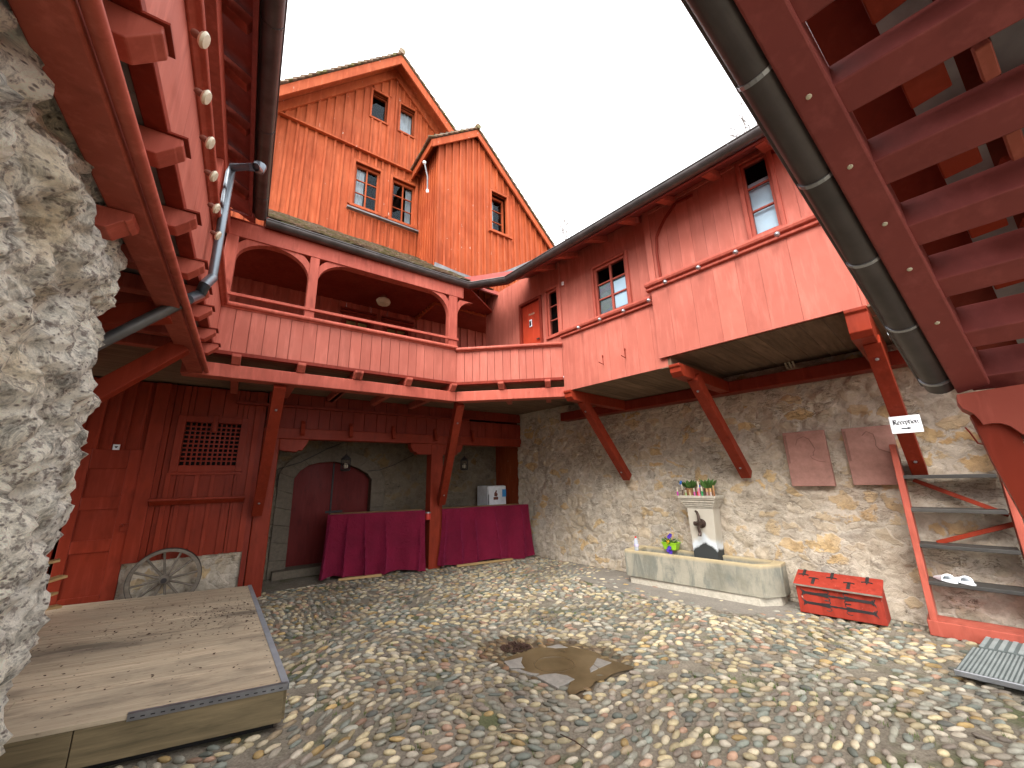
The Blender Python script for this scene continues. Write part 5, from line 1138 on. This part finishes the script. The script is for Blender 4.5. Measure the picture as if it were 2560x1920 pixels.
# joists
js=[((2110,217),(2560,0)),((2208,401),(2560,224)),((2295,557),(2560,445)),((2364,690),(2560,622)),((2426,820),(2560,788)),((2475,926),(2560,905))]
for k,((x0,y0),(x1,y1)) in enumerate(js):
    a_=NP(x0,y0+22,.03); d=NP(x1,y1+22,.03)-a_; d/=np.linalg.norm(d); d=e2*np.sign(d.dot(e2)); MB().beam(a_-d*.05+nN*.05,a_+d*2.6+nN*.05,.09,.13,e1).build('joist',P_SOF,sr_,.005)
a0=NP(2110,217+22,.03); st=NP(2208,401+22,.03)-a0
for k in(1,2,3): MB().beam(a0-st*k-e2*.05+nN*.05,a0-st*k+e2*2.6+nN*.05,.075,.12,e1).build('joist',P_SOF,sr_,.005)
for k in range(9):
    q=a0+st*(k-2.52)+e2*.13+nN*.09; MB().beam(q-e1*.042,q+e1*.042,.075,.02,e2).build('blocking',P_LOW,sr_,.003)
    q=a0+st*(k-2.45)+e2*.225+nN*.08; MB().beam(q-e1*.045,q+e1*.045,.028,.03,e2).build('blocking',P_BOX,sr_,.003)
# rafters + battens + tiles above
up=.32
for k in range(-3,7):
    s=a0+st*k*1.0+nN*.20+e2*.2; MB().beam(s-e1*.2,s+e2*2.3+nN*.30+e1*.5,.06,.08,e1).build('rafter',P_LOW,sr_,.004)
m=MB(); 
for k in range(16):
    s=a0+e2*(.15+k*.17)+nN*(.30+.03*k)-e1*2.; m.beam(s,s+e1*4.6,.10,.02,e2)
m.build('roof_laths',flat('grey roof laths',(.30,.30,.31),.9,.1,0,.3),sr_)
m=MB(); s=a0-e2*.02+nN*.36-e1*2.2; m.add([s,s+e1*4.6,s+e1*4.6+e2*3.4+nN*.55,s+e2*3.4+nN*.55],[(0,1,2,3)]); m.build('roof_deck',P_DK,sr_,solid=.03)
# bracket beam end and curved brace
zb_=ray(2394,988); BD=2.3; OD=(CAM+ray(2400,1000)*BD)
FN=Fr(OD[:2],-FR.n*0+np.array(e2)*0+np.array([rt[0]*0+1,0,0]),np.array([0,-1.,0]))
uu=e2*np.sign(e2[0]); nv=tow(uu,OD); FN=Fr(OD[:2],uu,nv)
pl=[FN.px(2300+260/1659*X,900+260/1659*Y) for X,Y in((583,552),(1659,380),(1900,1350),(1659,1195),(1440,1050),(1290,1005),(1160,1005),(1010,1030),(960,960),(860,860),(680,770),(600,670))]
m=MB(); m.prism(FN,pl,0,.14); m.build('bracket_beam',P_GAL,sr_)
pl=[FN.px(2300+260/1659*X,900+260/1659*Y,off=.03) for X,Y in((800,880),(1100,800),(1500,1000),(1750,1500),(2200,2600),(1700,2600),(1180,1659),(1000,1280),(900,1080))]
m=MB(); m.prism(FN,pl,.03,.13); m.build('curved_brace',P_LOW,sr_)
print('overhead done')
# ================================================================== cobbles, drain, puddle
dr=[onz(1255,1655),onz(1400,1722),onz(1530,1655),onz(1400,1605)]
dc=sum(dr)/4; print('drain',dr)
mudc=onz(1690,1505); mud2=onz(1930,1560)
def hnoise(x,y,s=1.): return noise.noise(Vector((x*s,y*s,.37)))
wet=[onz(x,y,.0) for x,y in((1200,1612),(1270,1592),(1400,1600),(1520,1620),(1590,1650),(1570,1680),(1500,1700),(1450,1745),(1420,1735),(1400,1715),(1300,1690),(1240,1670),(1200,1640))]
pud=[onz(1100+.36166*X,1500+.36166*Y,0.) for X,Y in((440,425),(560,372),(740,318),(880,320),(1030,352),(1187,430),(1330,470),(1250,520),(1080,580),(980,640),(900,680),(880,640),(900,580),(815,606),(650,520),(560,490))]
def inpoly(x,y,P):
    c=False;n=len(P);j=n-1
    for i in range(n):
        if (P[i][1]>y)!=(P[j][1]>y) and x<(P[j][0]-P[i][0])*(y-P[i][1])/(P[j][1]-P[i][1])+P[i][0]: c=not c
        j=i
    return c
stagepoly=[A,Bq,Bq+sx*SL,A+sx*SL]
Wd=FR.p(0,0,1.58)
def blocked(x,y):
    q=np.array([x,y,0]);
    if (FR.O-q).dot(FR.n)>1.57: return True
    ub=(q-FB.O).dot(FB.u); ob=(FB.O-q).dot(FB.n)
    if ob>1.98 and True: return True
    if (q).dot(nLr)<-.62 and q.dot(uL)<2.5: return True
    if inpoly(x,y,stagepoly): return True
    u=(q-FR.O).dot(FR.u); o=(FR.O-q).dot(FR.n)
    if .05<u<2.05 and o>1.08: return True
    return False
cols=np.array([(.56,.49,.33),(.60,.54,.42),(.33,.33,.29),(.24,.27,.25),(.42,.34,.24),(.44,.29,.22),(.30,.26,.23),(.50,.46,.40),(.19,.2,.19),(.50,.36,.17),(.40,.40,.36)]); cw=np.array([.17,.13,.15,.10,.11,.06,.09,.09,.03,.03,.09]); cw/=cw.sum()
bmi=bmesh.new(); bmesh.ops.create_icosphere(bmi,subdivisions=2,radius=1.); bv=np.array([v.co[:] for v in bmi.verts]); bf=np.array([[v.index for v in f.verts] for f in bmi.faces]); bmi.free()
V=[];C=[];cnt=0
rowp=.056
def warp(x,y):
    return y+.16*math.sin(x*.9+.5)+.10*math.sin(x*2.1+y*.7)-.10*max(0,x-1.2)**1.6
def dwarp(x,y): return (warp(x+.05,y)-warp(x-.05,y))/.1
yy=.6
while yy<11:
    xx=-4.4+random.uniform(0,.08)
    while xx<6:
        ln=random.uniform(.055,.105)*(1.2 if random.random()<.12 else 1); step=ln+.012; x=xx+ln/2; xx+=step
        y=warp(x,yy)+random.uniform(-.008,.008)
        if blocked(x,y) or y>9.5: continue
        dxy=math.hypot(x-dc[0],y-dc[1]); 
        if inpoly(x,y,dr): continue
        low=0.
        inw=inpoly(x,y,wet)
        if inpoly(x,y,pud):
            if random.random()<.75 or math.hypot(x-dc[0],y-dc[1])<.36: continue
            low=-.0045
        md=((x-mudc[0])/.95)**2+((y-mudc[1])/.42)**2+.6*hnoise(x,y,4)
        u=(x-FR.O[0])*FR.u[0]+(y-FR.O[1])*FR.u[1]; o=-((x-FR.O[0])*FR.n[0]+(y-FR.O[1])*FR.n[1])
        strip=(o>.62+.2*hnoise(x,y,3) and u<2.1 and u>-.6)
        if (strip and random.random()<.8): continue
        ob=-((x-FB.O[0])*FB.n[0]+(y-FB.O[1])*FB.n[1]); 
        if ob>1.35: low-=.008
        if random.random()<.03+(.5 if hnoise(x+7,y,2.2)>.42 else 0)+(.25 if hnoise(x,y+9,5)>.38 else 0): continue
        th=math.atan(dwarp(x,yy))+random.gauss(0,.20)+.8*max(-1,min(1,1.8*hnoise(x,y,1.1))); wdt=random.uniform(.034,.049)
        a_,b_,c_=ln/2*random.uniform(.95,1.12),wdt/2*random.uniform(.9,1.12),random.uniform(.013,.022)
        vv=bv*np.array([a_,b_,c_]); k=rng.normal(0,1,(3,3))*.10; vv=vv*(1+.5*np.sin(bv@k*9+rng.uniform(0,6,3)).mean(1,keepdims=True)*.22)
        tl=rng.normal(0,.10,2); vv[:,2]+=vv[:,0]*tl[0]+vv[:,1]*tl[1]
        cs_,sn=math.cos(th),math.sin(th); X_=vv[:,0]*cs_-vv[:,1]*sn+x; Y_=vv[:,0]*sn+vv[:,1]*cs_+y; Z_=vv[:,2]+random.uniform(-.005,.003)+low
        V.append(np.stack([X_,Y_,Z_],1)); cc=cols[rng.choice(len(cols),p=cw)]*rng.uniform(.5,.98)*np.array([1.07,1.,.88])*(.88+.35*hnoise(x,y,1.3))
        if inw: cc=cc*np.array([.55,.47,.37])
        C.append(np.tile(np.append(cc,1.),(len(bv),1))); cnt+=1
    yy+=rowp*random.uniform(.94,1.08)
print('cobbles',cnt)
V=np.concatenate(V).astype(np.float32);C=np.concatenate(C).astype(np.float32); nb_=len(bv); Fq=(bf[None,:,:]+np.arange(cnt)[:,None,None]*nb_).reshape(-1,3).astype(np.int32)
me=bpy.data.meshes.new('cobblestones'); me.vertices.add(len(V)); me.vertices.foreach_set('co',V.ravel()); me.loops.add(Fq.size); me.loops.foreach_set('vertex_index',Fq.ravel()); me.polygons.add(len(Fq)); me.polygons.foreach_set('loop_start',np.arange(0,Fq.size,3,dtype=np.int32)); me.polygons.foreach_set('loop_total',np.full(len(Fq),3,dtype=np.int32)); me.polygons.foreach_set('use_smooth',np.ones(len(Fq),dtype=bool))
ca=me.color_attributes.new('col','FLOAT_COLOR','POINT'); ca.data.foreach_set('color',C.ravel()); me.update(); me.validate(); me.materials.append(COB)
ob=bpy.data.objects.new('cobblestones',me); S.collection.objects.link(ob); ob['kind']='stuff'; tag(ob,'rounded multicoloured river cobbles paving the yard','cobblestones')
# mud strip
m=MB(); pts=[FR.p(u,.0,o) for u,o in((-1.2,.95),(-.5,.72),(.2,.58),(.9,.60),(1.6,.70),(2.05,.85),(2.3,1.05),(2.1,1.55),(-1.4,1.55))]; hpoly(m,pts,-.01,.006); o=m.build('earth_strip',MUD,None); o['kind']='structure'
# bed of finer earth
# puddle
PUD=Mt('muddy puddle water',.04,.6); PUD.col(PUD.mix(PUD.ramp(PUD.noise(4,5),[(.35,0.),(.65,1.)]),(.10,.068,.033),(.165,.115,.06))); PUD.bmp(PUD.noise(14,2),.04,.01)
m=MB(); n=len(pud); P2=[]
for i in range(n):
    a_,b_=pud[i],pud[(i+1)%n]
    for t in(0,.33,.66): q=a_*(1-t)+b_*t; P2.append(q+(q-dc)*(.10*hnoise(q[0],q[1],9)))
m.add([np.array([q[0],q[1],.0115]) for q in P2],[tuple(range(len(P2)))]); o=m.build('puddle',PUD.m,None); o['kind']='structure'
DMP=Mt('damp silt',.35,.5); DMP.col(DMP.mix(DMP.ramp(DMP.noise(9,6),[(.35,0.),(.65,1.)]),(.075,.052,.03),(.14,.105,.07))); DMP.bmp(DMP.noise(40,5),.4,.01)
m=MB(); n=len(wet); P2=[]
for i in range(n):
    a_,b_=wet[i],wet[(i+1)%n]
    for t in(0,.25,.5,.75): q=a_*(1-t)+b_*t; P2.append(q+(q-dc)*(.16*hnoise(q[0],q[1],7)))
m.add([np.array([q[0],q[1],.002]) for q in P2],[tuple(range(len(P2)))]); o=m.build('damp_earth',DMP.m,None); o['kind']='structure'
ds=thing('drain_slab','square of grey stone slabs with a round hollow, half flooded by the puddle','drain stone',dc)
def lerp(a,b,t): return a*(1-t)+b*t
def c8(X,Y): return onz(1100+.36166*X,1500+.36166*Y,.016)
for pl in (((440,425),(570,393),(560,430),(585,468),(480,466)),((488,478),(552,476),(620,500),(690,508),(650,520)),((662,525),(720,512),(800,505),(880,520),(932,545),(815,606)),((1085,398),(1187,430),(1100,468),(1062,440)),((1095,470),(1040,498),(1035,470),(1060,445)),((735,322),(820,303),(885,326),(800,330))):
    q=[c8(*p) for p in pl]; m=MB(); hpoly(m,[(p[0],p[1],0) for p in q],-.02,.016+random.uniform(-.001,.001)); m.build('stone_slab',SLAB,ds,.003)
c0=c8(790,440); WET=flat('wet brown silt',(.10,.065,.03),.3,.5)
m=MB(); m.tube([np.array([c0[0]+math.cos(2*math.pi*k/36)*.165,c0[1]+math.sin(2*math.pi*k/36)*.135,.0105]) for k in range(37)],.004,5); m.build('round_hollow',WET,ds)
# debris heap near the puddle
c0=onz(1288,1622,.01); m=MB()
for _ in range(170):
    a_=random.uniform(0,6.28); r_=random.random()**.5; p=c0+np.array([math.cos(a_)*r_*.14,math.sin(a_)*r_*.10,.01+.035*(1-r_*r_)*random.random()]); d=np.array([random.gauss(0,1),random.gauss(0,1),random.gauss(0,.3)]); d/=np.linalg.norm(d); m.beam(p-d*.018,p+d*.018,.006,.004)
o=m.build('debris_heap',LEAF,None); tag(o,'small dark heap of twigs and leaves at the upper left edge of the puddle','debris')
# twigs
for (x0,y0,x1,y1,lb) in((1400,1835,1475,1880,'thin dark twig on the cobbles near the bottom centre'),(1252,1832,1312,1829,'short straight twig on the cobbles left of bottom centre')):
    a_,b_=onz(x0,y0,.035),onz(x1,y1,.035); tag(MB().tube([a_,lerp(a_,b_,.5)+np.array([.004,.006,.004]),b_],[.003,.0035,.002],6).build('twig',LEAF,None),lb,'twig')
# grass tufts between stones
m=MB()
for _ in range(900):
    cxp,cyp=random.choice(((-1.9,4.4),(-1.2,5.6),(.2,5.3),(.8,2.2),(.3,1.9),(-.5,2.4),(1.8,3.2),(2.2,2.6),(-1.1,3.6),(.9,4.6),(-2.4,3.6))); x=random.gauss(cxp,.35);y=random.gauss(cyp,.3)
    if blocked(x,y) or inpoly(x,y,pud) : continue
    if hnoise(x,y,3)<-.05: continue
    for k in range(5):
        a_=random.uniform(0,6.28); p=np.array([x+random.uniform(-.012,.012),y+random.uniform(-.012,.012),.0]); d=np.array([math.cos(a_)*.4,math.sin(a_)*.4,1.]); d/=np.linalg.norm(d); l=random.uniform(.015,.038); s=np.array([-math.sin(a_),math.cos(a_),0])*.002; m.add([p-s,p+s,p+d*l],[(0,1,2)])
o=m.build('moss_tufts',MOSS,None); o['kind']='stuff'; tag(o,'green moss and grass sprouting between the cobbles','moss')
# ================================================================== bare trees beyond the right roof
BARK=flat('pale grey bark',(.25,.22,.21),.9,.1)
def tree(x,y,dist,lb,h,seed,sp=1.):
    r_=random.Random(seed); d=ray(x,y); q=CAM+d*(dist/math.hypot(d[0],d[1])); base=np.array([q[0],q[1],0]); top=q[2]
    t=thing('bare_tree',lb,'tree',base,'leafless trees behind the right wing'); tr=MB(); cr=MB()
    tr.tube([base,base+Z*top*.5+np.array([.1,0,0]),base+Z*(top-1.2)],[.16,.11,.06],8); tr.build('trunk',BARK,t,smooth=True)
    def br(p,dv,l,rad,dep):
        e=p+dv*l; mid=(p+e)/2+np.array([r_.uniform(-1,1),r_.uniform(-1,1),r_.uniform(-1,1)])*l*.07; cr.tube([p,mid,e],[rad,rad*.8,rad*.6],5,cap=False)
        if dep==0: return
        for _ in range(3 if dep>1 else 2):
            nd=dv+np.array([r_.gauss(0,.5),r_.gauss(0,.5),r_.gauss(.1,.35)]); nd/=np.linalg.norm(nd); f=r_.uniform(.4,1.); br(p+dv*l*f,nd,l*r_.uniform(.5,.75),rad*.6,dep-1)
    for k in range(5): dv=np.array([r_.gauss(0,.28)*sp,r_.gauss(0,.28)*sp,1.]); dv/=np.linalg.norm(dv); br(base+Z*(top-1.2-.3*r_.random()),dv,h*r_.uniform(.6,1),.022,4)
    cr.build('crown',BARK,t)
tree(1415,560,14,'bare tree whose fine twigs rise above the valley of the roofs',1.5,3); tree(1860,275,12,'bare tree whose twigs just show over the right roof beside the near gutter',1.0,5,1.3)
print('scene built, objects',len(bpy.data.objects))
